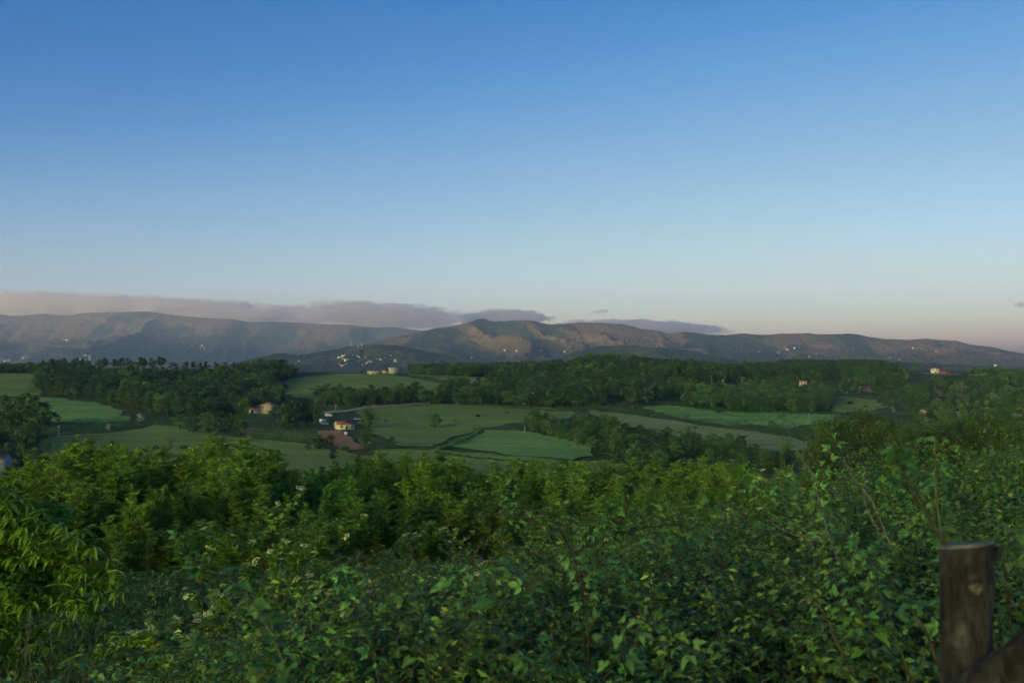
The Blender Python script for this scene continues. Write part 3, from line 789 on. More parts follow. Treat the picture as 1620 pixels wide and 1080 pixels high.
for wi, (poly, y0_, y1_, sp, mixk, hr, lab1, labm) in enumerate(WOODS):
    P = wood_points(poly, y0_, y1_, sp, 40 + wi)
    rs = np.random.RandomState(70 + wi)
    names = list(mixk); pr = np.array([mixk[q] for q in names], float); pr /= pr.sum()
    kk = rs.choice(len(names), len(P), p=pr)
    # patches: neighbouring trees tend to share a kind and a height
    keep = fbm(P[:, 0] / 26, P[:, 1] / 26, 500 + wi, 3) > (.42 if wi in (5, 6) else .34)
    P = P[keep]; kk = kk[keep]
    pn = fbm(P[:, 0] / 38, P[:, 1] / 38, 300 + wi, 2)
    hh = hr[0] + (hr[1] - hr[0]) * np.clip(.1 + 1.5 * (pn - .28) + .7 * (rs.rand(len(P)) ** 2 - .25), -.25, 1.15)
    # the front rows (nearest along each sight line) are trees of their own
    u = 810 + F * P[:, 0] / P[:, 1]
    order = np.argsort(P[:, 1]); front = np.zeros(len(P), bool); seen = {}
    for i in order:
        b = int(u[i] / 9)
        if seen.get(b, 0) < 1 and -10 < u[i] < 1630: front[i] = True; seen[b] = seen.get(b, 0) + 1
    quota = {0: 40, 1: 16, 2: 36, 3: 26, 4: 16, 5: 22, 6: 18, 7: 44, 8: 12, 9: 30, 10: 12}[wi]
    fi = np.where(front)[0]
    if len(fi) > quota: fi = rs.choice(fi, quota, False)
    front[:] = False; front[fi] = True
    nm = {'wood': 'broadleaf_tree', 'dark': 'broadleaf_tree', 'pine': 'pine_tree', 'fir': 'conifer', 'light': 'broadleaf_tree', 'grey': 'pale_willow', 'bush': 'bush', 'gbush': 'bush', 'shrub': 'bush'}
    for i in fi:
        kd = names[kk[i]]; small = 'bush' in kd or kd == 'shrub'
        h = hh[i] * (.32 if small else (.7 if kd == 'grey' else 1))
        lb = lab1
        if small: lb = 'low bush, ' + lab1.split(' ', 1)[1] if False else 'low bush ' + lab1[lab1.index(' in ') + 1 if ' in ' in lab1 else lab1.index(' at ') + 1 if ' at ' in lab1 else lab1.index(' on ') + 1:]
        elif kd == 'grey': lb = 'pale willow-like tree ' + lab1[lab1.index(' in ') + 1 if ' in ' in lab1 else lab1.index(' on ') + 1 if ' on ' in lab1 else lab1.index(' at ') + 1:]
        put_tree(kd, P[i, 0], P[i, 1], h, nm[kd], lb, 'bush' if small else 'tree', lb + ' group', parts=False, z=P[i, 2] - .1)
    rest = ~front
    meshes = []; off = {}
    for q in names: off[q] = len(meshes); meshes += [k.joint for k in K[q]]
    idx = np.array([off[names[a]] + rs.randint(len(K[names[a]])) for a in kk])
    hs = np.array([K[names[a]][0].h for a in kk]); small = np.array([('bush' in names[a] or names[a] == 'shrub') for a in kk])
    s = hh * np.where(small, .32, 1.0) / hs
    w = rs.uniform(.9, 1.2, len(P))
    scatter('wood', (P - [0, 0, .1])[rest], np.c_[np.zeros(len(P)), np.zeros(len(P)), rs.rand(len(P)) * 6.283][rest], np.c_[s * w, s * w, s][rest], idx[rest], meshes, labm, 'wood')
    WOODS[wi] = WOODS[wi] + (len(P),)
print('wood trees', [w[-1] for w in WOODS])

# bare-trunked row on the left skyline
for i in range(27):
    u = 66 + i * 12.6 + RND.uniform(-4, 4); Y = RND.uniform(985, 1010); p = at(u, Y)
    put_tree('pine', p.x, p.y, RND.uniform(12.5, 15.5) * (1.05 if u < 260 else .8), 'pine_tree', f'{nth(i + 1)} bare trunked tree from the left in the row along the left skyline', 'tree', 'row of bare trunked trees on the left skyline', wide=1.0)
# gorse in flower left of the central hill
Pg = wood_points([(775, 612), (800, 604), (850, 596), (885, 588), (895, 596), (870, 612), (800, 616)], 800, 1200, 4.6, 91)
rs = np.random.RandomState(8)
scatter('gorse', Pg, np.c_[np.zeros((len(Pg), 2)), rs.rand(len(Pg)) * 6.28], np.repeat((1.0 + rs.rand(len(Pg), 1)), 3, 1), rs.randint(0, 2, len(Pg)), [k.joint for k in K['gorse']], 'yellow flowering gorse beside the central wooded hill', 'gorse')

# single trees and bushes that stand apart: column, row of the foot, height and width in photograph pixels
def solo(kind, u, v, hp, label, name='broadleaf_tree', cat='tree', wide=1.0, group=None, y0=330, y1=1500):
    Y = hit(u, v, y0, y1); x, y = XY(u, Y)
    return put_tree(kind, x, y, hp / F * Y, name, label, cat, group, wide)
solo('dark', 688, 678, 24, 'lone round tree standing in the middle of the meadow', wide=1.25)
solo('dark', 584, 678, 31, 'round dark tree right beside the yellow house', wide=1.15)
solo('dark', 581, 715, 36, 'broad dark tree below the yellow house by the ploughed plot', wide=1.25)
solo('wood', 619, 712, 22, 'narrow tree on the field corner below the yellow house', wide=.9)
solo('dark', 505, 712, 23, 'dark round tree left of the ploughed plot', wide=1.2)
solo('dark', 522, 706, 18, 'smaller dark tree touching the edge of the ploughed plot', wide=1.3)
solo('dark', 488, 712, 10, 'low dark bush in the meadow left of the ploughed plot', 'bush', 'bush', 1.3)
solo('dark', 527, 728, 20, 'upright small tree in the meadow below the ploughed plot', wide=.9)
solo('bush', 545, 713, 10, 'small bush at the foot of the ploughed plot', 'bush', 'bush', .9)
solo('dark', 450, 676, 36, 'tall dark tree between the pink farmhouse and the yellow house', wide=1.0)
solo('dark', 466, 676, 44, 'tallest dark tree of the clump left of the yellow house', wide=1.0)
solo('dark', 486, 674, 42, 'tall dark tree at the right end of the clump left of the yellow house', wide=1.0)
solo('dark', 500, 666, 36, 'dark tree behind the white van', wide=.9)
solo('dark', 433, 668, 24, 'dark tree in front of the pink farmhouse', wide=1.0)
solo('dark', 378, 690, 46, 'big dark tree left of the small reddish plot', wide=1.0)
solo('dark', 352, 690, 40, 'dark tree in the clump below the left wood', wide=1.05)
solo('dark', 330, 688, 36, 'round dark tree in the clump below the left wood', wide=1.1)
solo('dark', 305, 686, 34, 'dark tree beside the round one below the left wood', wide=1.1)
solo('wood', 285, 682, 28, 'tree at the left end of the clump below the left wood', wide=1.1)
solo('white', 404, 645, 16, 'pale blossoming tree behind the low white farm building', 'blossom_tree', wide=.9)
solo('white', 713, 619, 14, 'white blossoming tree in the belt below the hilltop meadow', 'blossom_tree', wide=1.25)
solo('white', 222, 668, 14, 'white blossoming bush at the corner of the left field', 'blossom_bush', 'bush', 1.2)
solo('white', 171, 681, 10, 'small whitish bush in the hedge under the left field', 'blossom_bush', 'bush', 1.0)
solo('grey', 269, 710, 19, 'pale feathery bush in the lower left meadow', 'pale_bush', 'bush', .85)
solo('bush', 246, 711, 7, 'low dark bush left of the pale feathery bush', 'bush', 'bush', 1.2)
solo('bush', 291, 711, 7, 'low dark bush right of the pale feathery bush', 'bush', 'bush', 1.2)
solo('dark', 178, 712, 16, 'dark bush in the upper part of the lower left meadow', 'bush', 'bush', 1.2)
solo('dark', 92, 668, 12, 'small dark tree on the edge of the left crop field', wide=.9)
solo('wood', 734, 606, 14, 'small round tree on the hedge right of the hilltop meadow')
solo('wood', 673, 603, 9, 'bush on the hedge right of the stone farmhouse', 'bush', 'bush')
solo('wood', 623, 617, 9, 'small dark bush in the hilltop meadow', 'bush', 'bush')
solo('bush', 586, 612, 5, 'tiny bush in the hilltop meadow', 'bush', 'bush')
solo('light', 640, 593, 8, 'fresh green tree beside the stone farmhouse', wide=1.2)
solo('dark', 463, 640, 12, 'reddish dark tree at the edge of the hilltop meadow', wide=.9)
solo('dark', 1087, 704, 28, 'tall dark tree rising from the scrub belt', wide=1.15)
solo('dark', 1221, 679, 14, 'round bush in the hedge below the bright fields', 'bush', 'bush', 1.4)
solo('dark', 820, 738, 13, 'small dark bush on the edge of the lowest field', 'bush', 'bush', 1.0)
solo('dark', 895, 742, 16, 'wide dark bush at the foot of the bright crop field', 'bush', 'bush', 2.2)
solo('dark', 915, 744, 12, 'second wide dark bush at the foot of the bright crop field', 'bush', 'bush', 2.0)
solo('dark', 580, 740, 15, 'low dark bush just above the near treetops', 'bush', 'bush', 1.8)
for i, (u, v, h) in enumerate([(-14, 678, 50), (6, 678, 52), (28, 680, 50), (40, 672, 50), (52, 682, 54), (70, 680, 44)]):
    solo('dark', u, v, h, f'{nth(i + 1)} big dark tree from the left in the clump beside the crop field', wide=.95, group='tree clump at the left edge of the crop field')
for i, (u, v, h) in enumerate([(1411, 583, 9), (1421, 583, 12), (1449, 583, 10), (1180, 584, 15), (1130, 586, 12)]):
    solo('dark', u, v + 6, h + 6, ['small round tree on the skyline left of the white house', 'taller round tree on the skyline left of the white house', 'round tree on the skyline nearest the white house', 'pointed tree rising from the skyline of the central hill', 'low tree on the skyline of the central hill'][i])
for i, (u, v, h, kd) in enumerate([(618, 640, 18, 'wood'), (640, 640, 22, 'dark'), (668, 640, 24, 'dark'), (690, 641, 26, 'dark'), (708, 640, 26, 'wood'), (728, 641, 28, 'dark'), (748, 642, 30, 'dark'), (762, 642, 28, 'dark')]):
    solo(kd, u, v, h, f'{nth(i + 1)} big round tree from the left in the row behind the meadow', group='big trees in the row behind the meadow', wide=1.1)

# hedges: a row of leafy bushes grown together, one mesh each
def hedge(pts, hmin, hmax, label, mat, seed, width=1.6, ls=.42, y0=330, y1=1500, dens=1.0):
    rs = np.random.RandomState(seed); P = hits(pts, y0, y1); g = Geo(); width *= 1.45; dens *= 1.5
    Q = []
    for a, b in zip(P[:-1], P[1:]):
        a = np.array(a); b = np.array(b); n = max(2, int(np.hypot(*(b - a)) / 1.1))
        Q += [a + (b - a) * k / n for k in range(n)]
    Q = np.array(Q); Q += rs.normal(size=Q.shape) * width * .35
    hgt = (hmin + (hmax - hmin) * np.clip(fbm(Q[:, 0] / 9, Q[:, 1] / 9, seed, 2) * 1.7 - .35, 0, 1)) * rs.uniform(.75, 1.1, len(Q))
    Z = ground_z(Q[:, 0], Q[:, 1])
    n = int(34 * dens)
    for (x, y), h, z in zip(Q, hgt, Z):
        d = rdir(rs, n); S = ls * (.6 + .8 * rs.rand(n))
        p = np.array([x, y, z + h * .5]) + d * (rs.rand(n, 1) ** .4) * np.array([width, width, h * .52])
        N = unit(d + rs.normal(size=(n, 3)) * .5 + np.array([0, 0, .3]))
        add_leaves(g, p, np.cross(N, rdir(rs, n)), N, S, S * .8, np.clip(rs.rand() * .6 + rs.rand(n) * .4, 0, 1))
    return tag(link('hedge', g.mesh('hedge', [mat])), label, 'hedge', 'hedges between the fields')
hedge([(932, 645), (1000, 656), (1090, 669), (1180, 682), (1260, 694), (1305, 698)], 3.75, 7.25, 'long dark hedge between the dry band and the bright fields', lm_dark, 1, 2.0)
hedge([(1230, 684), (1280, 682), (1330, 676), (1340, 672)], 4.50, 9.42, 'thick dark hedge at the right end of the bright fields', lm_dark, 2, 2.4)
hedge([(692, 716), (706, 709), (728, 702), (746, 693), (756, 687), (758, 680)], 1.50, 3.48, 'low curved hedge along the bright triangular field', lm_dark, 3, .9)
hedge([(648, 594), (680, 600), (705, 606), (722, 610)], 2.25, 4.64, 'hedge running down from the stone farmhouse', lm_dark, 4, 1.4)
hedge([(75, 684), (110, 680), (150, 682), (190, 680), (225, 674), (262, 672)], 3.00, 6.52, 'hedge under the left crop field', lm_dark, 5, 1.8)
hedge([(100, 676), (140, 676), (200, 674)], 2.25, 5.80, 'second hedge under the left crop field', lm_mid, 6, 1.6)
hedge([(388, 700), (420, 696), (450, 697), (480, 700), (498, 696)], 4.50, 8.70, 'dark hedge between the lower meadow and the farm', lm_dark, 7, 2.4)
hedge([(400, 690), (430, 688), (460, 690), (485, 692)], 3.75, 7.25, 'hedge behind the dark hedge by the farm', lm_mid, 8, 2.2)
hedge([(690, 718), (730, 724), (780, 729), (840, 733)], 0.75, 1.89, 'low grassy hedge below the bright triangular field', lm_mid, 9, .8)
hedge([(604, 712), (640, 711), (680, 714)], 0.90, 2.32, 'low scrub line below the meadow', lm_mid, 10, .9)
hedge([(770, 643), (830, 648), (890, 652), (940, 650)], 1.50, 3.77, 'scrub line under the central wood', lm_dark, 11, 1.6)
hedge([(830, 667), (870, 670), (930, 668), (960, 676)], 1.80, 4.93, 'scrub line at the top of the scrub belt', lm_dark, 12, 1.6)
hedge([(560, 634), (600, 637), (640, 638), (690, 636)], 3.00, 5.80, 'scrub line along the farm track', lm_dark, 13, 1.6)
hedge([(1060, 642), (1110, 648), (1170, 653), (1240, 655), (1310, 656)], 2.25, 4.35, 'dark scrub line at the foot of the wood above the bright fields', lm_dark, 14, 1.6)
hedge([(595, 592), (615, 593.5), (640, 594)], 1.80, 3.19, 'low hedge in front of the stone farmhouse', lm_dark, 15, 1.2)

for i, (u, v, hp, lab) in enumerate([(610, 668, 4, 'tiny bush in the meadow right of the round dark tree'), (720, 668, 4, 'tiny bush in the meadow right of the lone round tree'), (756, 660, 5, 'small bush in the upper meadow below the track'), (800, 655, 5, 'small bush near the upper end of the meadow'), (850, 658, 6, 'bush at the right end of the meadow'), (330, 712, 5, 'small bush in the lower left meadow'),
                                     (410, 718, 5, 'small bush in the lower meadow below the reddish plot'), (450, 722, 4, 'tiny bush in the lower meadow below the hedge'), (640, 730, 6, 'bush in the lowest field left of the hedge'), (720, 735, 5, 'bush in the lowest field'), (130, 705, 5, 'bush near the left end of the lower meadow'), (520, 610, 4, 'tiny bush on the left of the hilltop meadow'),
                                     (560, 618, 4, 'tiny bush low in the hilltop meadow'), (1100, 678, 4, 'tiny bush on the dry band'), (1180, 692, 4, 'tiny bush near the lower end of the dry band'), (1345, 640, 6, 'bush in the small pasture on the right'), (1370, 645, 5, 'second bush in the small pasture on the right'), (900, 706, 4, 'tiny bush in the bright crop field')]):
    solo(['bush', 'shrub'][i % 2], u, v, hp, lab, 'bush', 'bush', 1.2)

# ------------------------------------------------------------------ buildings
wm_yellow = plain_mat('yellow_plaster', (.46, .42, .29), .08, 1.5)
wm_pink = plain_mat('pink_plaster', (.44, .35, .29), .12, 1.5)
wm_white = plain_mat('white_plaster', (.43, .43, .43), .08, 1.5)
wm_stone = plain_mat('pale_stone_wall', (.31, .275, .23), .25, 2.5)
wm_barn = plain_mat('brown_barn_wall', (.17, .10, .075), .2, 2.0)
rm_red = plain_mat('red_roof_tiles', (.30, .10, .075), .2, 4.0)
rm_terra = plain_mat('terracotta_roof_tiles', (.34, .18, .125), .2, 4.0)
rm_stone = plain_mat('grey_stone_roof', (.34, .28, .22), .25, 3.0)
gm_dark = plain_mat('dark_window', (.03, .032, .036), .2, 3, .25, .5)
gm_frame = plain_mat('window_frame', (.55, .52, .47), .1, 3)
gm_grey = plain_mat('grey_metal', (.45, .46, .48), .15, 3, .5, .5)
def boxg(g, x0, x1, y0, y1, z0, z1, mat=0):
    V = [(x, y, z) for z in (z0, z1) for y in (y0, y1) for x in (x0, x1)]
    Q = [(0, 2, 3, 1), (4, 5, 7, 6), (0, 1, 5, 4), (2, 6, 7, 3), (0, 4, 6, 2), (1, 3, 7, 5)]
    g.add(V, [t for a, b, c, d in Q for t in ((a, b, c), (a, c, d))], mat)
def box(name, parent, mat, *b):
    g = Geo(); boxg(g, *b); return link(name, g.mesh(name, [mat]), parent)
def house(name, label, pos, rot, w, d, h, wall, roof, rh, kind='gable', windows=(), doors=(), side_windows=(), over=.35, chimney=False, cat='house'):
    """w along local x (front is -y), d deep, h to the eaves, rh roof rise"""
    e = link(name, None, loc=pos); e.rotation_euler = (0, 0, rot); tag(e, label, cat)
    g = Geo(); boxg(g, -w / 2, w / 2, -d / 2, d / 2, -1.5, h)
    if kind == 'gable':
        for s in (-1, 1):
            g.add([(s * w / 2, -d / 2, h), (s * w / 2, d / 2, h), (s * w / 2, 0, h + rh)], [(0, 1, 2)] if s > 0 else [(0, 2, 1)])
    link('wall', g.mesh('wall', [wall]), e)
    r = Geo(); W = w / 2 + over; D = d / 2 + over; dz = -over * rh / (d / 2)
    th = .22
    if kind == 'gable':
        for s in (-1, 1):
            a = [(-W, s * D, h + dz + .03), (W, s * D, h + dz + .03), (W, 0, h + rh + .03), (-W, 0, h + rh + .03)]
            b = [(x, y, z + th) for x, y, z in a]
            r.add(a + b, [(0, 1, 2), (0, 2, 3), (4, 6, 5), (4, 7, 6), (0, 4, 5), (0, 5, 1), (1, 5, 6), (1, 6, 2), (2, 6, 7), (2, 7, 3), (3, 7, 4), (3, 4, 0)])
    elif kind == 'hip':
        k = max(0, W - D)
        a = [(-W, -D, h + .03), (W, -D, h + .03), (W, D, h + .03), (-W, D, h + .03), (-k, 0, h + rh), (k, 0, h + rh)]
        r.add(a, [(0, 1, 5), (0, 5, 4), (1, 2, 5), (2, 3, 4), (2, 4, 5), (3, 0, 4), (0, 2, 1), (0, 3, 2)])
    else:
        boxg(r, -W, W, -D, D, h + .02, h + rh)
    ro = link('roof', r.mesh('roof', [roof]), e)
    if chimney: box('chimney', ro, wall, w * .2, w * .2 + .6, -.3, .3, h + rh * .3, h + rh + .9)
    for x, z, ww, hh in windows:
        o = box('window', e, gm_frame, x - ww / 2 - .08, x + ww / 2 + .08, -d / 2 - .06, -d / 2 + .05, z - .08, z + hh + .08)
        box('pane', o, gm_dark, x - ww / 2, x + ww / 2, -d / 2 - .085, -d / 2 - .03, z, z + hh)
    for y, z, ww, hh, s in side_windows:
        o = box('window', e, gm_frame, s * w / 2 - .05, s * w / 2 + .06 * s + .002, y - ww / 2 - .08, y + ww / 2 + .08, z - .08, z + hh + .08) if s > 0 else \
            box('window', e, gm_frame, -w / 2 - .06, -w / 2 + .05, y - ww / 2 - .08, y + ww / 2 + .08, z - .08, z + hh + .08)
        if s > 0: box('pane', o, gm_dark, w / 2 + .03, w / 2 + .085, y - ww / 2, y + ww / 2, z, z + hh)
        else: box('pane', o, gm_dark, -w / 2 - .085, -w / 2 - .03, y - ww / 2, y + ww / 2, z, z + hh)
    for x, ww, hh in doors:
        box('door', e, gm_dark, x - ww / 2, x + ww / 2, -d / 2 - .07, -d / 2 + .05, -.1, hh)
    return e
def pos(u, v, dz=0, y0=330, y1=1500):
    Y = hit(u, v, y0, y1); x, y = XY(u, Y); return Vector((x, y, gz(x, y) + dz))
R_ = math.radians
p = pos(545, 679)
house('yellow_house', 'small yellow house with red tiled roof beside the ploughed plot', p, R_(28), 10.2, 6.4, 3.0, wm_yellow, rm_red, 1.6, windows=[(-2.9, 1.2, .9, 1.1), (2.9, 1.2, .9, 1.1)], doors=[(0.1, .9, 2.1)], side_windows=[(0, 1.2, .9, 1.1, 1)])
p = pos(424, 653)
house('pink_farmhouse', 'two-storey pinkish farmhouse with low hipped tile roof above the dark trees', p, R_(-42), 9.0, 10.0, 5.6, wm_pink, rm_terra, 1.5, 'hip', windows=[(-2.2, 3.6, .9, 1.2), (1.6, 3.6, .9, 1.2), (-2.2, .9, .9, 1.3)], side_windows=[(-2.5, 3.6, .9, 1.2, -1), (1.5, 3.6, .9, 1.2, -1)], over=.6)
p = pos(401, 653)
b = house('low_farm_building', 'low white farm building with terracotta roof left of the pink farmhouse', p, R_(-20), 8.2, 6.5, 2.9, wm_white, rm_terra, 1.5, windows=[(-2.2, .9, 1.3, 1.2)], doors=[(1.2, 1.8, 2.2)])
box('porch_roof', b, rm_terra, -6.2, -3.0, -5.0, -2.6, 2.35, 2.5); box('porch_post', b, wm_white, -6.1, -5.9, -4.9, -4.7, -.5, 2.35); box('porch_post', b, wm_white, -3.3, -3.1, -4.9, -4.7, -.5, 2.35)
p = pos(622, 592.5)
house('stone_farmhouse', 'tall pale stone farmhouse with small windows on the hilltop', p, R_(18), 9.4, 7.0, 6.6, wm_stone, rm_stone, .5, 'flat', windows=[(-3, 4.2, .8, 1.1), (-.6, 4.2, .8, 1.1), (2.6, 4.2, .8, 1.1), (-.6, 1.2, .8, 1.1), (2.6, 1.0, .9, 1.9)], over=.15)
p2_ = pos(609, 592.5)
house('stone_annex', 'lower stone annex leaning on the tall stone farmhouse', p2_, R_(18), 6.2, 5.5, 3.0, wm_stone, rm_terra, 1.8, 'gable', windows=[(-1.2, 1.0, .7, .9)], over=.2)
p = pos(591, 592)
house('stone_shed', 'long low stone shed left of the stone farmhouse', p, R_(6), 12.5, 5, 2.6, wm_stone, rm_stone, .7, 'gable', windows=[(-4.4, .8, .8, .8)], doors=[(-1, 1.2, 1.9)], over=.2)
p = pos(1479, 591)
house('white_house', 'white two-storey house with red roof on the right-hand hilltop', p, R_(-12), 8.6, 7.5, 5.6, wm_white, rm_red, 1.7, 'hip', windows=[(-2.2, 3.4, .9, 1.2), (1.6, 3.4, .9, 1.2)], side_windows=[], doors=[(0, 1.6, 2.3)], over=.5)
p = pos(1494, 592)
house('brown_barn', 'long low brown barn right of the white house', p, R_(-4), 10.5, 6, 2.7, wm_barn, rm_red, 1.3, 'gable', doors=[(1.5, 2.2, 2.2)], over=.3)
p = at(-16, 405)
house('roadside_house', 'white house with reddish roof cut off by the left edge', p, R_(4), 14, 8, 4.6, wm_white, rm_terra, 1.8, 'gable', windows=[(5, 1.4, 1, 1.2), (2, 1.4, 1, 1.2)], over=.5)
p = pos(1271, 616, 0, 700)
house('small_pink_house', 'small pink house among trees above the tall wood', p + Vector((0, 0, 1.5)), R_(-25), 6.5, 5, 5.4, wm_pink, rm_terra, 1.2, windows=[(-1.2, 3, .8, 1), (1.2, 3, .8, 1)])
p = pos(1184, 597, 0, 900)
house('small_pale_house', 'tiny pale house half hidden in the wood on the central ridge', p + Vector((0, 0, 6)), R_(-15), 5.0, 5, 4.8, wm_pink, rm_terra, 1.2, windows=[(0, 2.8, .8, 1)])
p = pos(1461, 663, 0, 430, 800)
house('ruined_hut', 'reddish ruined hut among trees in the valley on the right', p + Vector((0, 0, .5)), R_(30), 3.8, 4, 4.2, wm_barn, rm_stone, 1.4, doors=[(0, 1.0, 2.0)])

# farm vehicles and small things round the yellow house
vm_white = plain_mat('white_paint', (.55, .57, .60), .05, 2, .35, .5)
vm_blue = plain_mat('blue_grey_paint', (.22, .30, .40), .1, 2, .4, .5)
vm_tyre = plain_mat('tyre_rubber', (.02, .02, .02), .2, 8, .9)
vm_glass = plain_mat('vehicle_glass', (.03, .035, .04), .1, 3, .1, .6)
def loftx(name, parent, mat, prof, hw, bev=.12):
    """side profile (x, z) extruded across the width with a slightly narrower edge"""
    g = Geo(); n = len(prof); V = []
    for y, k in ((-hw, .95), (-hw + bev, 1), (hw - bev, 1), (hw, .95)):
        cx = sum(q[0] for q in prof) / n; cz = sum(q[1] for q in prof) / n
        V += [(cx + (x - cx) * k, y, cz + (z - cz) * k) for x, z in prof]
    Fc = []
    for r in range(3):
        for i in range(n):
            a = r * n + i; b = r * n + (i + 1) % n; Fc += [(a, b, b + n), (a, b + n, a + n)]
    for i in range(1, n - 1): Fc += [(0, i + 1, i), (3 * n, 3 * n + i, 3 * n + i + 1)]
    g.add(V, Fc); return link(name, g.mesh(name, [mat]), parent)
def wheels(e, xs, hw, r):
    for x in xs:
        for s in (-1, 1):
            g = Geo(); add_tube(g, [(x, s * (hw - .22), r), (x, s * (hw + .02), r)], r, 12)
            w = link('wheel', g.mesh('wheel', [vm_tyre]), e)
            g = Geo(); add_tube(g, [(x, s * (hw - .1), r), (x, s * (hw + .035), r)], r * .55, 10); link('rim', g.mesh('rim', [gm_grey]), w)
def van(label, p, rot, paint):
    e = link('van', None, loc=p); e.rotation_euler = (0, 0, rot); tag(e, label, 'van')
    loftx('body', e, paint, [(-2.4, .35), (2.4, .35), (2.45, .95), (1.7, 1.15), (1.1, 1.95), (-2.35, 2.0), (-2.45, 1.0)], .95)
    g = Geo(); boxg(g, -.2, 1.0, -.975, .975, 1.25, 1.75); link('side_window', g.mesh('side_window', [vm_glass]), e)
    g = Geo(); g.add([(1.13, -.8, 1.93), (1.13, .8, 1.93), (1.69, .8, 1.2), (1.69, -.8, 1.2)], [(0, 2, 1), (0, 3, 2)]); link('windscreen', g.mesh('windscreen', [vm_glass]), e)
    for s in (-1, 1):
        g = Geo(); boxg(g, 2.4, 2.47, s * .65 - .15, s * .65 + .15, .75, .95); link('headlight', g.mesh('headlight', [vm_white]), e)
    wheels(e, (-1.5, 1.5), .95, .36)
    return e
van('white van parked under the dark trees left of the yellow house', pos(511, 668), R_(60), vm_white)
van('white van on the track above the yellow house', pos(520, 659), R_(5), vm_white)
e = link('farm_trailer', None, loc=pos(513, 673)); e.rotation_euler = (0, 0, R_(-20)); tag(e, 'blue grey farm trailer below the parked white van', 'trailer')
loftx('tray', e, vm_blue, [(-2.2, .8), (2.2, .8), (2.3, 1.7), (-2.3, 1.7)], 1.0); wheels(e, (-.5, .6), .95, .4)
g = Geo(); add_tube(g, [(2.2, 0, .85), (3.6, 0, .6)], .06, 6); link('drawbar', g.mesh('drawbar', [gm_grey]), e)
# low shed roof behind the yellow house, water butt, blue tarpaulin
e = link('lean_to', None, loc=pos(567, 668)); tag(e, 'low grey lean-to roof between yellow house and round tree', 'shed')
for x in (-2.6, 2.6):
    for y in (-1.2, 1.2): box('post', e, bark, x - .08, x + .08, y - .08, y + .08, -.5, 1.9 if y < 0 else 2.3)
g = Geo(); g.add([(-3, -1.5, 1.9), (3, -1.5, 1.9), (3, 1.5, 2.35), (-3, 1.5, 2.35), (-3, -1.5, 1.98), (3, -1.5, 1.98), (3, 1.5, 2.43), (-3, 1.5, 2.43)], [(0, 2, 1), (0, 3, 2), (4, 5, 6), (4, 6, 7), (0, 1, 5), (0, 5, 4), (1, 2, 6), (1, 6, 5), (2, 3, 7), (2, 7, 6), (3, 0, 4), (3, 4, 7)]); link('roof', g.mesh('roof', [gm_grey]), e)
e = link('water_tank', None, loc=pos(547, 687)); tag(e, 'white water tank in front of the yellow house', 'tank')
g = Geo(); add_tube(g, [(0, 0, -.2), (0, 0, .05), (0, 0, 1.2), (0, 0, 1.4)], [.95, 1.0, 1.0, .75], 14); link('barrel', g.mesh('barrel', [vm_white], True), e)
g = Geo(); add_tube(g, [(0, 0, 1.4), (0, 0, 1.55)], .35, 10); link('lid', g.mesh('lid', [gm_grey]), e)
def earth_heap(u, v, r, h, label):
    p = pos(u, v); n, k = 22, 8; g = Geo()
    V = [(0, 0, h)]; Fc = []
    for i in range(1, k + 1):
        for j in range(n):
            a = 6.283 * j / n; q = i / k; rr = r * q * (1 + .2 * math.sin(3 * a + u) + .1 * math.sin(7 * a))
            V.append((rr * 1.5 * math.cos(a), rr * math.sin(a), h * (1 - q) ** .8 * (.85 + .3 * float(vnoise(rr * math.cos(a) * 1.3 + 50, rr * math.sin(a) * 1.3 + 50, 3))) - .5 * q))
    for j in range(n): Fc.append((0, 1 + j, 1 + (j + 1) % n))
    for i in range(k - 1):
        for j in range(n):
            a = 1 + i * n + j; b = 1 + i * n + (j + 1) % n; Fc += [(a, a + n, b + n), (a, b + n, b)]
    g.add(V, Fc); o = link('earth_heap', g.mesh('earth_heap', [fm_earth], True), loc=p); return tag(o, label, 'earth heap')
earth_heap(579, 645, 3.6, 1.7, 'pale earth heap at the left on the farm track')
earth_heap(592, 644, 3.4, 1.9, 'browner earth heap at the right on the farm track')
# blue tarpaulin over a stack at the left
p = pos(63, 699); g = Geo(); n = 9
X, Yg = np.meshgrid(np.linspace(-2.0, 2.0, n), np.linspace(-1.2, 1.2, n)); Zt = 1.2 * np.clip(1.25 - np.maximum(np.abs(X) / 2, np.abs(Yg) / 1.2) ** 4 * 1.3, -.1, 1) + .15 * vnoise(X * 2 + 9, Yg * 2 + 9, 5)
o = link('tarpaulin', grid_mesh('tarpaulin', X, Yg, Zt), loc=p); o.data.materials.append(plain_mat('blue_tarpaulin', (.16, .40, .52), .25, 1.2, .5, .4))
md = o.modifiers.new('thickness', 'SOLIDIFY'); md.thickness = .03
tag(o, 'pale blue tarpaulin over a stack at the left edge of the meadow', 'tarpaulin')

# utility poles with a crossarm
pm = plain_mat('grey_pole_wood', (.30, .29, .27), .2, 4)
def pole(u, v, hp, label, arm=True, y0=330, y1=1500, lift=0):
    p = pos(u, v, lift, y0, y1); h = hp / F * p.y; e = link('utility_pole', None, loc=p); tag(e, label, 'pole', 'utility poles in the valley')
    g = Geo(); add_tube(g, [(0, 0, -1 - lift), (0, 0, h)], [.20, .13], 8); link('shaft', g.mesh('shaft', [pm]), e)
    if arm:
        box('crossarm', e, pm, -.8, .8, -.06, .06, h - .7, h - .55)
        for x in (-.7, 0, .7):
            g = Geo(); add_tube(g, [(x, 0, h - .55), (x, 0, h - .3)], .06, 6); link('insulator', g.mesh('insulator', [gm_grey]), e)
pole(1126, 613, 20, 'utility pole at the left of the small field below the ridge', y0=700)
pole(1144, 618, 18, 'utility pole in the middle of the small field below the ridge', y0=700)
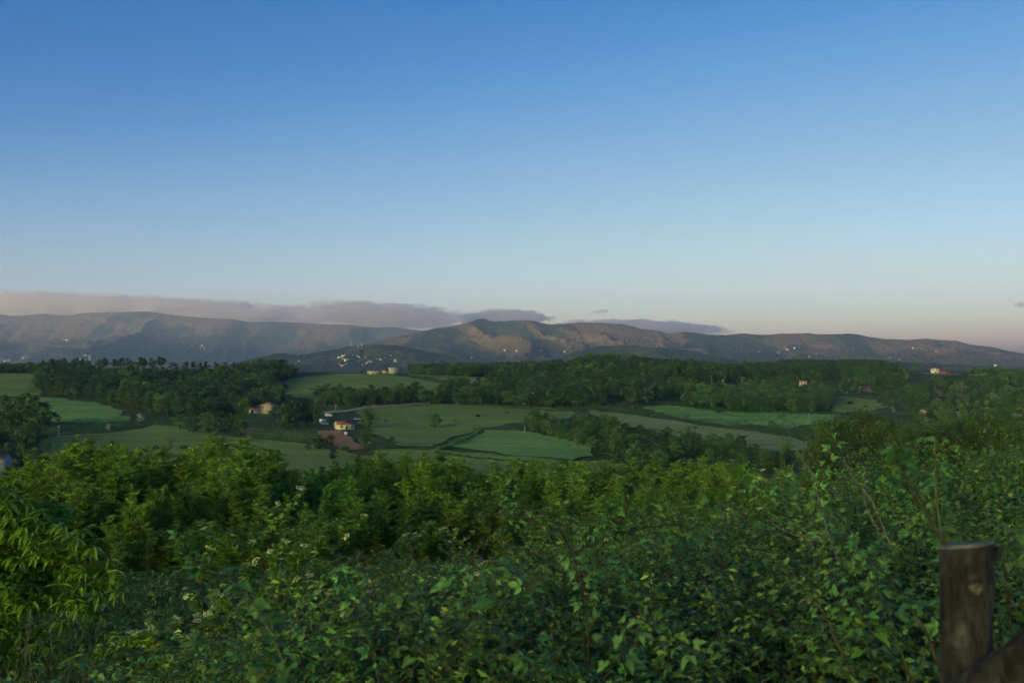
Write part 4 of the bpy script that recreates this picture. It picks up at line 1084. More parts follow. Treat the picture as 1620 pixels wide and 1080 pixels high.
pole(1174, 615, 17, 'utility pole at the right of the small field below the ridge', y0=700)
pole(1279, 671, 18, 'utility pole standing in the bright field', y0=400)
pole(1196, 681, 9, 'short pole in the hedge below the bright fields', False)
pole(531, 652, 12, 'utility pole beside the farm track', True)
pole(93, 689, 16, 'utility pole at the end of the left hedge', True)
pole(172, 682, 10, 'short pole in the left hedge', False)
pole(830, 686, 12, 'pole at the upper end of the scrub belt', False)
pole(655, 642, 10, 'pole at the far end of the farm track', False)
pole(1513, 592, 11, 'utility pole right of the brown barn', True)
pole(16, 700, 14, 'utility pole in the scrub at the left edge', True)

# villages on the mountain feet: small plastered houses
vil = []
for i, (wc, rc) in enumerate([((.52, .47, .43), (.30, .18, .13)), ((.58, .56, .53), (.32, .16, .11)), ((.45, .36, .30), (.26, .12, .08)), ((.62, .60, .58), (.36, .33, .30))]):
    g = Geo(); w, d, h, rh = 6.5 + i, 5, 6.5 + (i % 2) * 2.5, 1.8
    boxg(g, -w, w, -d, d, -6, h)
    for s in (-1, 1): g.add([(s * w, -d, h), (s * w, d, h), (s * w, 0, h + rh)], [(0, 1, 2)] if s > 0 else [(0, 2, 1)])
    for s in (-1, 1):
        a = [(-w - .5, s * (d + .5), h - .1), (w + .5, s * (d + .5), h - .1), (w + .5, 0, h + rh + .15), (-w - .5, 0, h + rh + .15)]
        g.add(a, [(0, 1, 2), (0, 2, 3)], 1)
    for x in (-.6, 0, .6): boxg(g, x * w - .8, x * w + .8, -d - .1, -d + .1, 2.2, 4.2, 2)
    vil.append(g.mesh('village_house', [plain_mat('village_wall', wc, .06), plain_mat('village_roof', rc, .1), gm_dark]))
def village(clusters, which, label, group):
    for u, v, su, sv, n, sc_ in clusters:
        for i in range(n if which[0] != 1 else max(1, int(n * .7))):
            q = mountain_hit(u + RND.gauss(0, su), v + RND.gauss(0, sv), which)
            o = link('village_house', vil[RND.randrange(4)], loc=(q.x + RND.uniform(-9, 9), q.y, q.z + 1)); o.rotation_euler = (0, 0, RND.uniform(-.9, .9))
            s = sc_ * RND.uniform(.30, .90); o.scale = (s, s, s); tag(o, label, 'house', group)
village([(10, 570, 10, 2, 10, 1.5), (40, 569, 14, 3, 14, 1.5), (95, 563, 8, 2, 4, 1.4), (138, 563, 9, 3, 12, 1.6), (155, 572, 9, 2, 8, 1.5), (110, 541, 10, 2, 3, 1.5), (320, 549, 8, 2, 4, 1.4), (288, 534, 3, 2, 2, 1.4)], [0], 'tiny pale house of the far village on the left mountain foot', 'far village on the left mountain foot')
village([(545, 567, 10, 2, 11, 1.05), (560, 566, 6, 2, 8, 1.2), (600, 567, 14, 3, 12, 1.0), (535, 577, 7, 1, 7, 1.0), (575, 573, 12, 2, 6, .9), (445, 573, 7, 2, 5, .9), (472, 569, 8, 2, 3, .9), (570, 549, 2, 1, 2, 1.2)], [2], 'tiny pale house of the village on the low left foothill', 'village on the low left foothill')
village([(643, 567, 5, 1, 4, 1.3), (676, 562, 5, 1, 4, 1.9), (684, 568, 3, 2, 4, 1.5), (808, 554, 8, 2, 5, 1.2), (868, 558, 8, 2, 4, 1.2), (888, 556, 2, 1, 2, 1.4), (745, 565, 12, 3, 4, 1.1), (1248, 552, 4, 1, 3, 1.5), (1258, 551, 3, 1, 2, 1.4), (1347, 554, 4, 2, 4, 1.6), (1290, 560, 6, 2, 4, 1.2), (1200, 556, 14, 3, 5, 1.0), (1410, 566, 12, 2, 5, 1.1), (1450, 553, 7, 2, 4, 1.1), (1480, 560, 12, 3, 3, 1.1), (1560, 566, 14, 3, 3, 1.1), (990, 541, 8, 2, 2, 1.1)], [1], 'tiny pale house scattered on the central mountain slope', 'houses scattered on the central mountain slope')
village([(875, 571, 5, 1, 5, 1.0), (895, 573, 5, 1, 4, 1.0), (1003, 567, 6, 1, 7, 1.1), (1018, 569, 5, 1, 4, 1.1)], [3], 'tiny pale house on the dark central foothill', 'houses on the dark central foothill')
village([(1112, 577, 4, .5, 2, 1.5), (1575, 576, 4, 1, 2, 1.1)], [4], 'tiny white house on the low right foothill', 'houses on the low right foothill')
q = mountain_hit(555, 547, [2]); e = link('radio_mast', None, loc=q); tag(e, 'slender grey radio mast on the low left foothill ridge', 'mast')
for i in range(3):
    a = i * 2.094; g = Geo(); add_tube(g, [(3 * math.cos(a), 3 * math.sin(a), -5), (.4 * math.cos(a), .4 * math.sin(a), 34)], .5, 5); link('leg', g.mesh('leg', [gm_grey]), e)
for z in (6, 14, 22, 29):
    g = Geo(); r = 3 - 2.6 * (z + 5) / 39
    for i in range(3): add_tube(g, [(r * math.cos(i * 2.094), r * math.sin(i * 2.094), z), (r * math.cos(i * 2.094 + 2.094), r * math.sin(i * 2.094 + 2.094), z + 3)], .25, 4)
    link('brace', g.mesh('brace', [gm_grey]), e)

# ------------------------------------------------------------------ belt of young trees below the viewpoint
lm_belt = leaf_mat('foliage_young_tree', (0.097, 0.199, 0.035), (0.262, 0.433, 0.075), trans=.5, hue=.03, bright=.32)
lm_belt2 = leaf_mat('foliage_chestnut', (0.124, 0.230, 0.032), (0.318, 0.480, 0.070), trans=.5, hue=.014, bright=.18)
def coppice(seed, H=6.5, spread=1.5, stems=10, shoots=100, nl=17, leaf=.135, low=.08):
    """many upright stems from one stool, leafy side shoots all the way up"""
    rs = np.random.RandomState(seed); tr = Geo(); cr = Geo()
    for i in range(stems):
        a = 6.283 * i / stems + rs.rand(); hh = H * (1.0 if i == 0 else rs.uniform(.62, .98)); sp = spread * (.15 if i == 0 else rs.uniform(.45, 1.0))
        e = np.array([math.cos(a) * sp, math.sin(a) * sp, hh])
        path = bez((.15 * math.cos(a), .15 * math.sin(a), -.3), (e[0] * .75, e[1] * .75, hh * .45), e, 9)
        add_tube(tr, path, np.linspace(.045, .008, 9), 5)
        s = low + (1 - low) * rs.rand(shoots) ** .85
        B = np.stack([np.interp(s, np.linspace(0, 1, 9), path[:, c]) for c in range(3)], -1)
        az = rs.rand(shoots) * 6.283; el = np.radians(rs.uniform(15, 70, shoots) * (.6 + .5 * s))
        D = np.stack([np.cos(az) * np.cos(el), np.sin(az) * np.cos(el), np.sin(el)], -1)
        Ls = (.30 + .75 * (1 - s) ** .7) * rs.uniform(.6, 1.25, shoots) * (H / 6.5) ** .5
        t = (np.arange(nl) + .6) / nl
        P = B[:, None] + D[:, None] * (Ls[:, None] * t[None])[..., None]; P[..., 2] -= .12 * (Ls[:, None] * t[None]) ** 2
        n = shoots * nl
        tw = rs.rand(n) * 6.283
        LD = np.repeat(D, nl, 0) * .55 + np.stack([np.cos(tw), np.sin(tw), -.15 + .4 * rs.rand(n)], -1) * .75
        N = unit(rs.normal(size=(n, 3)) * .9 + np.repeat(D, nl, 0) * .35 + np.array([0, 0, .55]))
        S = leaf * rs.uniform(.65, 1.3, n)
        tn = np.repeat(rs.rand(shoots), nl) * .55 + rs.rand(n) * .45
        add_leaves(cr, P.reshape(-1, 3), LD, N, S, S * .5, tn)
    return tr, cr
K['cop'] = [Kind('young_tree', coppice(1000 + i, 6.5, 1.35 + .2 * (i % 3)), lm_belt, 6.5) for i in range(5)]
K['chs'] = [Kind('young_chestnut', coppice(1100 + i, 6.5, 1.5 + .2 * (i % 2), 9, 90, 17, .165), lm_belt2, 6.5) for i in range(3)]
K['oak'] = [Kind('oak', blob_tree(1200 + i, 10, 5.0, .10, 60, 6500, .34), lm_oak, 10) for i, lm_oak in enumerate([leaf_mat('foliage_oak', (.030, .066, .018), (.082, .142, .034), trans=.25, hue=.015)] * 3)]
TOPS = [(-120, 735), (0, 738), (60, 742), (95, 712), (140, 697), (190, 712), (240, 716), (285, 735), (320, 702), (370, 696), (415, 716), (450, 744), (510, 736), (560, 738), (600, 728), (650, 716),
        (690, 730), (740, 736), (800, 738), (850, 730), (910, 730), (960, 728), (1010, 736), (1060, 738), (1110, 734), (1170, 736), (1220, 742), (1270, 752), (1330, 775)]
def top_v(u): return float(np.interp(u, [t[0] for t in TOPS], [t[1] for t in TOPS]))
where = ['by the left edge', 'left of centre', 'at the centre', 'right of centre', 'towards the right']
row_names = ['front', 'second', 'third', 'back']
for ri, (Y0, du, dv) in enumerate([(49, 46, 36), (56, 42, 10), (63, 40, 2), (71, 38, -2)]):
    u = -30 + 8 * ri; n = 0
    while u < 1325:
        uu = u + RND.uniform(-14, 14); Y = Y0 + RND.uniform(-3, 3); p = at(uu, Y)
        v = top_v(uu) + dv + RND.uniform(-10, 10) + (RND.uniform(0, 30) if ri == 0 else 0)
        h = max(2.6, (HZ - v) / F * Y - p.z)
        left = uu < 440
        kd = 'chs' if (left and RND.random() < .7) or RND.random() < .12 else 'cop'
        w = 'left end of' if uu < 250 else 'left half of' if uu < 560 else 'middle of' if uu < 840 else 'right half of' if uu < 1100 else 'right end of'
        kindn = 'yellow green chestnut sapling' if kd == 'chs' else 'deep green young tree'
        put_tree(kd, p.x, p.y, h, 'young_tree', f'{kindn}, {nth(n + 1)} from the left in the {row_names[ri]} row of the tree belt', 'tree', f'{row_names[ri]} row of the near tree belt', wide=1.45 if ri else 1.5, z=p.z)
        u += du * RND.uniform(.85, 1.15); n += 1
u = -20; nsh = 0
while u < 1180:
    Y = RND.uniform(42, 47); p = at(u, Y); kd = 'chs' if RND.random() < .35 else 'cop'
    side = 'left end of' if u < 250 else 'left half of' if u < 560 else 'middle of' if u < 840 else 'right half of'
    nsh += 1; lb = f"low {'yellow green' if kd == 'chs' else 'deep green'} shrub, {nth(nsh)} from the left at the foot of the tree belt"
    put_tree(kd, p.x, p.y, RND.uniform(2.2, 3.6), 'low_shrub', lb, 'shrub', 'low shrubs at the foot of the tree belt', wide=2.0, z=p.z); u += RND.uniform(38, 62)
# broad dark trees on the slope at the right
for i, (u, v, Y, h, wd, lab) in enumerate([
        (1322, 662, 168, 11, 1.0, 'broad dark oak at the left of the clump on the right slope'), (1362, 652, 172, 12, 1.1, 'tallest broad oak in the clump on the right slope'),
        (1400, 664, 165, 11, 1.0, 'broad oak at the right of the clump on the right slope'), (1300, 690, 150, 9, 1.0, 'low round oak under the clump on the right slope'),
        (1440, 684, 150, 9.5, 1.0, 'round oak between the two clumps on the right slope'), (1478, 678, 145, 9.5, 1.0, 'round oak in the hollow on the right slope'),
        (1512, 672, 142, 9.5, 1.0, 'oak rising above the brambles on the right slope'), (1558, 655, 140, 11, .9, 'tall pointed oak near the right edge'),
        (1600, 672, 140, 9.5, 1.0, 'oak at the right edge of the slope'), (1345, 700, 120, 7, 1.1, 'dark oak nearest the brambles on the right slope'), (1640, 690, 120, 8, 1.0, 'oak cut off by the right edge')]):
    x, y = XY(u, Y); put_tree('oak', x, y, h, 'oak_tree', lab, 'tree', wide=wd * .92, z=(HZ - v) / F * Y - h)

# ------------------------------------------------------------------ foreground growth
lm_br = leaf_mat('bramble_leaf', (0.047, 0.139, 0.039), (0.123, 0.281, 0.070), trans=.34, rough=.5, spec=.32, hue=.022, bright=.36)
lm_br_tip = leaf_mat('bramble_young_leaf', (.095, .15, .03), (.20, .25, .06), trans=.35, rough=.45, spec=.4, hue=.03)
lm_under = leaf_mat('undergrowth_leaf', (.070, .185, .042), (.185, .350, .085), trans=.38, rough=.55, spec=.25, hue=.035, bright=.35)
lm_flsh = leaf_mat('dogwood_leaf', (0.116, 0.231, 0.035), (0.239, 0.389, 0.064), trans=.35, rough=.45, spec=.4, hue=.015, bright=.2)
lm_fl = leaf_mat('cream_flower', (0.414, 0.506, 0.207), (0.713, 0.736, 0.437), trans=.2, rough=.7, spec=.2, hue=.01, bright=.12)
lm_ch = leaf_mat('chestnut_leaf', (0.110, 0.236, 0.026), (0.237, 0.397, 0.055), trans=.42, rough=.4, spec=.45, hue=.012, bright=.2)
cane_m = plain_mat('bramble_cane', (.045, .040, .024), .35, 30)
dead_m = plain_mat('dead_grey_stem', (.12, .12, .13), .4, 40, .8, .2, .4, 60)
stem_m = plain_mat('green_stem', (.075, .095, .04), .3, 30)

def trileaf(g, P, D, N, L, W, tint, mat=0, tpl='leaf', pet=.7):
    """bramble leaf: one end leaflet and two side leaflets on a short stalk"""
    D = unit(D); B = unit(np.cross(N, D)); N = np.cross(D, B)
    L = np.broadcast_to(np.asarray(L, float), (len(P),))
    C = P + D * (L * pet)[:, None]
    add_leaves(g, C + D * (L * .12)[:, None], D - N * .12, N, L, L * W, tint, mat, tpl)
    for s in (-1, 1):
        add_leaves(g, C, D * .42 + B * s * .9 - N * .1, N + B * s * .12, L * .86, L * W * .86, tint, mat, tpl)
def bramble_spray(seed, length=.55, nl=9, leaf=.055, tpl='leaf', tip=True):
    rs = np.random.RandomState(seed); g = Geo()
    a = rs.rand() * 6.283; up = rs.uniform(.05, .55)
    e = np.array([math.cos(a) * length, math.sin(a) * length, up * length * .6])
    path = bez((0, 0, -.12), (e[0] * .35, e[1] * .35, .25 * length + up * length * .4), e, 8)
    add_tube(g, path, np.linspace(.0035, .0012, 8), 3, 1, cap=False)
    t = np.linspace(.12, .98, nl); P = np.stack([np.interp(t, np.linspace(0, 1, 8), path[:, c]) for c in range(3)], -1)
    T = unit(np.gradient(P, axis=0)); side = unit(np.cross(T, np.array([0, 0, 1.0])))
    sg = np.where(np.arange(nl) % 2 == 0, 1, -1)[:, None]
    D = T * .45 + side * sg * rs.uniform(.5, 1.0, (nl, 1)) + np.array([0, 0, 1]) * rs.uniform(-.25, .45, (nl, 1))
    N = unit(np.array([0, 0, 1.0]) + rs.normal(size=(nl, 3)) * .38)
    L = leaf * rs.uniform(.7, 1.25, nl) * np.where(t > .85, .7, 1)
    trileaf(g, P, D, N, L, .66, rs.rand(nl), 0, tpl)
    if tip and rs.rand() < .6:
        n = 4; add_leaves(g, np.repeat(P[-1:], n, 0), T[-1:] + rs.normal(size=(n, 3)) * .45, np.tile([0, 0, 1.0], (n, 1)) + rs.normal(size=(n, 3)) * .4, leaf * .6, leaf * .3, rs.rand(n), 2, tpl)
    return g.mesh('bramble_spray', [lm_br, cane_m, lm_br_tip])
SPR = [bramble_spray(2000 + i, RND.uniform(.40, .7), RND.randint(9, 14), RND.uniform(.026, .047)) for i in range(9)]
def under_clump(seed, mat, n=16, r=.42, leaf=.06, h=.5):
    rs = np.random.RandomState(seed); g = Geo()
    for i in range(7):
        a = rs.rand() * 6.283; q = rs.rand() * r
        add_tube(g, bez((0, 0, -.3), (q * .2 * math.cos(a), q * .2 * math.sin(a), h * .4), (q * math.cos(a), q * math.sin(a), h * rs.uniform(.5, 1.05)), 4), [.006, .005, .004, .002], 3, 1, cap=False)
    d = rdir(rs, n); d[:, 2] = np.abs(d[:, 2])
    P = d * (rs.rand(n, 1) ** .5) * np.array([r, r, h])
    D = d * .6 + rs.normal(size=(n, 3)) * .5; N = unit(np.array([0, 0, 1.0]) + rs.normal(size=(n, 3)) * .5)
    trileaf(g, P, D, N, leaf * rs.uniform(.7, 1.3, n), .62, np.clip(rs.rand(n), 0, 1), 0, 'sml', .5)
    return g.mesh('undergrowth_clump', [mat, stem_m])
def twig_spray(seed):
    rs = np.random.RandomState(seed); g = Geo()
    for q in range(3):
        a = rs.rand() * 6.283; e = np.array([math.cos(a) * .22, math.sin(a) * .22, rs.uniform(.18, .42)])
        path = bez((0, 0, -.1), (e[0] * .2, e[1] * .2, e[2] * .7), e, 6); add_tube(g, path, np.linspace(.003, .001, 6), 3, 1, cap=False)
        n = 16; t = np.linspace(.1, 1, n); P = np.stack([np.interp(t, np.linspace(0, 1, 6), path[:, c]) for c in range(3)], -1)
        tw = rs.rand(n) * 6.283; D = np.stack([np.cos(tw), np.sin(tw), rs.uniform(-.1, .7, n)], -1); N = unit(np.array([0, 0, 1.0]) + rs.normal(size=(n, 3)) * .55)
        L = rs.uniform(.022, .042, n); add_leaves(g, P, D, N, L, L * .5, rs.rand(n), 0, 'sml')
    return g.mesh('twig_spray', [lm_under if seed % 2 else lm_flsh, stem_m])
def arch_cane(seed):
    rs = np.random.RandomState(seed); g = Geo(); L = rs.uniform(.6, 1.0); hgt = rs.uniform(.10, .22)
    path = bez((0, 0, -.25), (L * .35, rs.normal() * .1, hgt * 2.1), (L, rs.normal() * .15, hgt * .5), 14); add_tube(g, path, np.linspace(.0048, .0018, 14), 4, 1, cap=False)
    n = 15; t = np.linspace(.3, 1, n); P = np.stack([np.interp(t, np.linspace(0, 1, 14), path[:, c]) for c in range(3)], -1)
    sg = np.where(np.arange(n) % 2 == 0, 1.0, -1.0); D = np.stack([.5 + 0 * sg, sg, rs.uniform(-.3, .5, n)], -1); N = unit(np.array([0, 0, 1.0]) + rs.normal(size=(n, 3)) * .4)
    trileaf(g, P, D, N, rs.uniform(.028, .046, n), .58, rs.rand(n), 0, 'leaf', .6)
    return g.mesh('arching_cane', [lm_br, cane_m, lm_br_tip])
MIX = SPR + [twig_spray(2300 + i) for i in range(4)] + [arch_cane(2400 + i) for i in range(5)]
def mix_index(rs, n):
    c = rs.rand(n); return np.where(c < .70, rs.randint(0, 9, n), np.where(c < .97, rs.randint(9, 13, n), rs.randint(13, 18, n)))
UND = [under_clump(2100 + i, lm_under if i < 5 else lm_br, 18, .40, RND.uniform(.05, .068), RND.uniform(.35, .6)) for i in range(8)]

def thick(x, y):
    """height of the tangle above the ground"""
    x = np.asarray(x, float); y = np.asarray(y, float); u = 810 + F * x / y
    t = .86 + .55 * (fbm(x / 1.5 + 40, y / 1.5, 71, 2) - .5) + .30 * (fbm(x / .5, y / .5, 73, 2) - .5)
    t = t * (.30 + .70 * sstep(180, 620, u + 120 * (y - 4)))
    t = t * (.62 + .38 * sstep(2.6, 7, y)) * .84
    t = t - .26 * sstep(1480, 1150, u) * sstep(4.5, 8, y) - .16 * sstep(1250, 1450, u) * sstep(5, 9, y)
    return t
def zone(n, u0, u1, Y0, Y1, seed):
    rs = np.random.RandomState(seed)
    Y = np.sqrt(Y0 ** 2 + rs.rand(n) * (Y1 ** 2 - Y0 ** 2)); u = u0 + rs.rand(n) * (u1 - u0)
    return (u - 810) / F * Y, Y, u, rs

# --- bramble bank at the right and in front: one thing, its nearest leaves singly
bank = tag(link('bramble_bank', None, loc=(1.2, 5.0, gz(1.2, 5.0))), 'dense bramble thicket covering the near bank below the wooden post', 'brambles')
def child_local(o, parent):
    o.parent = parent; o.matrix_parent_inverse = Matrix.Translation(-parent.location)
x, y, u, rs = zone(4600, 250, 1760, 2.45, 7, 11)
z = ground_z(x, y) + thick(x, y) - .06 - np.abs(rs.normal(size=len(x))) * .22
k = ~((np.abs(u - 1532) < 70) & (y < 2.75)) & (z < -.15 * y - .02) & ((u > 420) | (y > 4)) & (fbm(x / .42, y / .42, 131, 2) > .36)
P = np.c_[x, y, z][k]; n = len(P)
s = rs.uniform(.75, 1.25, n)
o = scatter('foliage', P, np.c_[rs.normal(size=n) * .3, rs.normal(size=n) * .3, rs.rand(n) * 6.283], np.c_[s, s, s], mix_index(rs, n), MIX, None, None); child_local(o, bank)
x, y, u, rs = zone(8000, 560, 1800, 7, 17, 12)
z = ground_z(x, y) + thick(x, y) - .05 - np.abs(rs.normal(size=len(x))) * .26
k = (u > 900 + 60 * (fbm(x, y, 55, 2) - .5)) & (fbm(x / .6, y / .6, 133, 2) > .36)
P = np.c_[x, y, z][k]; n = len(P); s = rs.uniform(.85, 1.45, n)
o = scatter('foliage', P, np.c_[rs.normal(size=n) * .3, rs.normal(size=n) * .3, rs.rand(n) * 6.283], np.c_[s, s, s], mix_index(rs, n), MIX, None, None); child_local(o, bank)
# single leaves, largest in view
def tri_mesh(seed, leaf=.06):
    rs = np.random.RandomState(seed); g = Geo()
    trileaf(g, np.zeros((1, 3)), np.array([[1.0, 0, .1]]), np.array([[0, 0, 1.0]]), leaf, .62, rs.rand(1), 0, 'leaf', .5)
    return g.mesh('leaf', [lm_br if seed % 5 else lm_br_tip])
TRI = [tri_mesh(3000 + i, .050) for i in range(6)]
rs = np.random.RandomState(77)
cnt = 0
while cnt < 290:
    Yq = math.sqrt(rs.uniform(2.7 ** 2, 4.6 ** 2)); uq = rs.uniform(430, 1620)
    if abs(uq - 1532) < 75 and Yq < 2.9: continue
    xq = (uq - 810) / F * Yq; zq = gz(xq, Yq) + float(thick(xq, Yq)) + rs.uniform(-.05, .10)
    if (HZ - 1085) / F * Yq > zq: continue
    o = link('leaf', TRI[rs.randint(6)], bank); o.location = Vector((xq, Yq, zq)) - bank.location
    o.rotation_euler = (rs.normal() * .35, rs.normal() * .35 + .15, rs.rand() * 6.283); q = rs.uniform(.55, 1.25); o.scale = (q, q, q); cnt += 1
# canes rising out of the bank: photograph columns, rows and distance of each point
def px3(pts): return [Vector(((a - 810) / F * Y, Y, (HZ - b) / F * Y)) for a, b, Y in pts]
def smooth_path(P, n=14):
    P = np.array([tuple(q) for q in P]); m_ = len(P); t = np.linspace(0, m_ - 1, n); out = []
    for q in t:
        i = min(int(q), m_ - 2); f = q - i; p0 = P[max(i - 1, 0)]; p1 = P[i]; p2 = P[i + 1]; p3 = P[min(i + 2, m_ - 1)]
        out.append(.5 * ((2 * p1) + (-p0 + p2) * f + (2 * p0 - 5 * p1 + 4 * p2 - p3) * f * f + (-p0 + 3 * p1 - 3 * p2 + p3) * f ** 3))
    return np.array(out)
def leafy_cane(name, pts, r0, r1, nl, leaf, seed, parent=None, label=None, cat=None, cm=None, single=True, spread=1.0, bare=0.0, mats=None, group=None):
    """an arching cane with its leaves as single parts"""
    rs = np.random.RandomState(seed); path = smooth_path(px3(pts), 18); base = Vector(path[0])
    e = parent if parent else tag(link(name, None, loc=base), label, cat, group)
    b0 = e.location
    g = Geo(); add_tube(g, path - np.array(b0), np.linspace(r0, r1, 18), 6)
    link('cane' if cm is None else 'stem', g.mesh('cane', [cm or cane_m], True), e)
    for i in range(nl):
        t = bare + (1 - bare) * (i + rs.rand() * .6) / nl
        p = np.array([np.interp(t, np.linspace(0, 1, 18), path[:, c]) for c in range(3)]); az_ = rs.rand() * 6.283
        o = link('leaf', (mats or TRI)[rs.randint(len(mats or TRI))], e); o.location = Vector(p) - b0
        o.rotation_euler = (rs.normal() * .3, rs.uniform(-.5, .4) * spread, az_); q = leaf / .062 * rs.uniform(.7, 1.2); o.scale = (q, q, q)
    return e
for i, pts in enumerate([[(1110, 915, 4.6), (1135, 950, 4.4), (1165, 990, 4.2)], [(1290, 945, 3.6), (1310, 985, 3.5), (1345, 1060, 3.4)], [(1005, 930, 5.0), (1000, 960, 4.9), (985, 1000, 4.7)],
                         [(1170, 840, 6.5), (1185, 870, 6.3), (1195, 905, 6.2)], [(900, 965, 4.6), (915, 1010, 4.5), (920, 1060, 4.3)], [(1440, 960, 3.2), (1465, 1000, 3.1), (1490, 1070, 3.0)],
                         [(1500, 830, 4.5), (1490, 870, 4.4), (1505, 915, 4.2)], [(560, 1000, 4.2), (590, 1035, 4.1), (600, 1080, 4.0)]]):
    leafy_cane('cane', pts, .004, .0055, 5, .055, 500 + i, parent=bank)

# --- arching brambles in the middle
arch = tag(link('bramble_arch', None, loc=(0.35, 6.4, gz(.35, 6.4))), 'arching bramble with dark stems in front of the near tree belt', 'brambles')
ARCH = [[(995, 1000, 6.2), (930, 880, 6.2), (905, 850, 6.3), (850, 815, 6.4), (800, 795, 6.5), (758, 810, 6.5)], [(930, 985, 6.2), (925, 890, 6.1), (950, 850, 6.1), (1000, 825, 6.1), (1060, 815, 6.2)],
        [(712, 962, 6.6), (735, 890, 6.5), (760, 850, 6.5), (775, 838, 6.5), (800, 820, 6.5)], [(922, 900, 6.4), (880, 815, 6.4), (830, 790, 6.4), (800, 793, 6.3)], [(928, 905, 6.1), (860, 880, 6.2), (830, 858, 6.2), (800, 850, 6.3)],
        [(932, 910, 6.0), (960, 830, 6.0), (990, 800, 6.0), (985, 770, 6.0)], [(935, 910, 6.0), (905, 840, 6.0), (940, 810, 6.0), (1010, 800, 6.0)], [(880, 940, 5.8), (905, 905, 5.8), (955, 870, 5.7), (1040, 850, 5.6)]]
for i, pts in enumerate(ARCH):
    leafy_cane('cane', [(a, b + 14, Y) for a, b, Y in pts], .008, .003, 20, .058, 600 + i, parent=arch, bare=.25 if i in (0, 1, 2) else .1)
rs = np.random.RandomState(21); PP = []
for pts in (ARCH[0], ARCH[1], ARCH[3], ARCH[5], ARCH[6], ARCH[7]):
    path = smooth_path(px3(pts), 40)[12:]
    PP.append(path[rs.randint(0, len(path), 9)] + rs.normal(size=(9, 3)) * np.array([.08, .14, .05]) - np.array([0, 0, .16]))
PP = np.concatenate(PP); n = len(PP); s = rs.uniform(.5, .85, n)
o = scatter('foliage', PP, np.c_[rs.normal(size=(n, 2)) * .5, rs.rand(n) * 6.283], np.c_[s, s, s], rs.randint(0, 9, n), SPR, None, None); child_local(o, arch)

# --- undergrowth on the slope below
x, y, u, rs = zone(17000, -180, 1300, 6.5, 50, 13)
t = .55 + 1.5 * np.clip(fbm(x / 2.6, y / 2.6, 95, 3) - .38, 0, .5) * sstep(9, 16, y) + .25 * fbm(x / 1.1, y / 1.1, 91, 2)
z = ground_z(x, y) + np.maximum(t, .45) * rs.uniform(.45, 1.0, len(x)) - .3
k = ~((u > 800) & (y < 12)) & (y < 44 + 12 * (fbm(x / 4, y / 9, 141, 2) - .5))
P = np.c_[x, y, z][k]; n = len(P); s = rs.uniform(.8, 1.5, n) * (1 + .012 * P[:, 1])
pn = fbm(P[:, 0] / 2.5, P[:, 1] / 2.5, 97, 2)
idx = np.where(pn + .25 * (rs.rand(n) - .5) > .5, rs.randint(0, 5, n), rs.randint(5, 8, n))
scatter('undergrowth', P, np.c_[rs.normal(size=(n, 2)) * .25, rs.rand(n) * 6.283], np.c_[s, s, s], idx, UND, 'tangled green undergrowth covering the slope below the viewpoint', 'undergrowth')

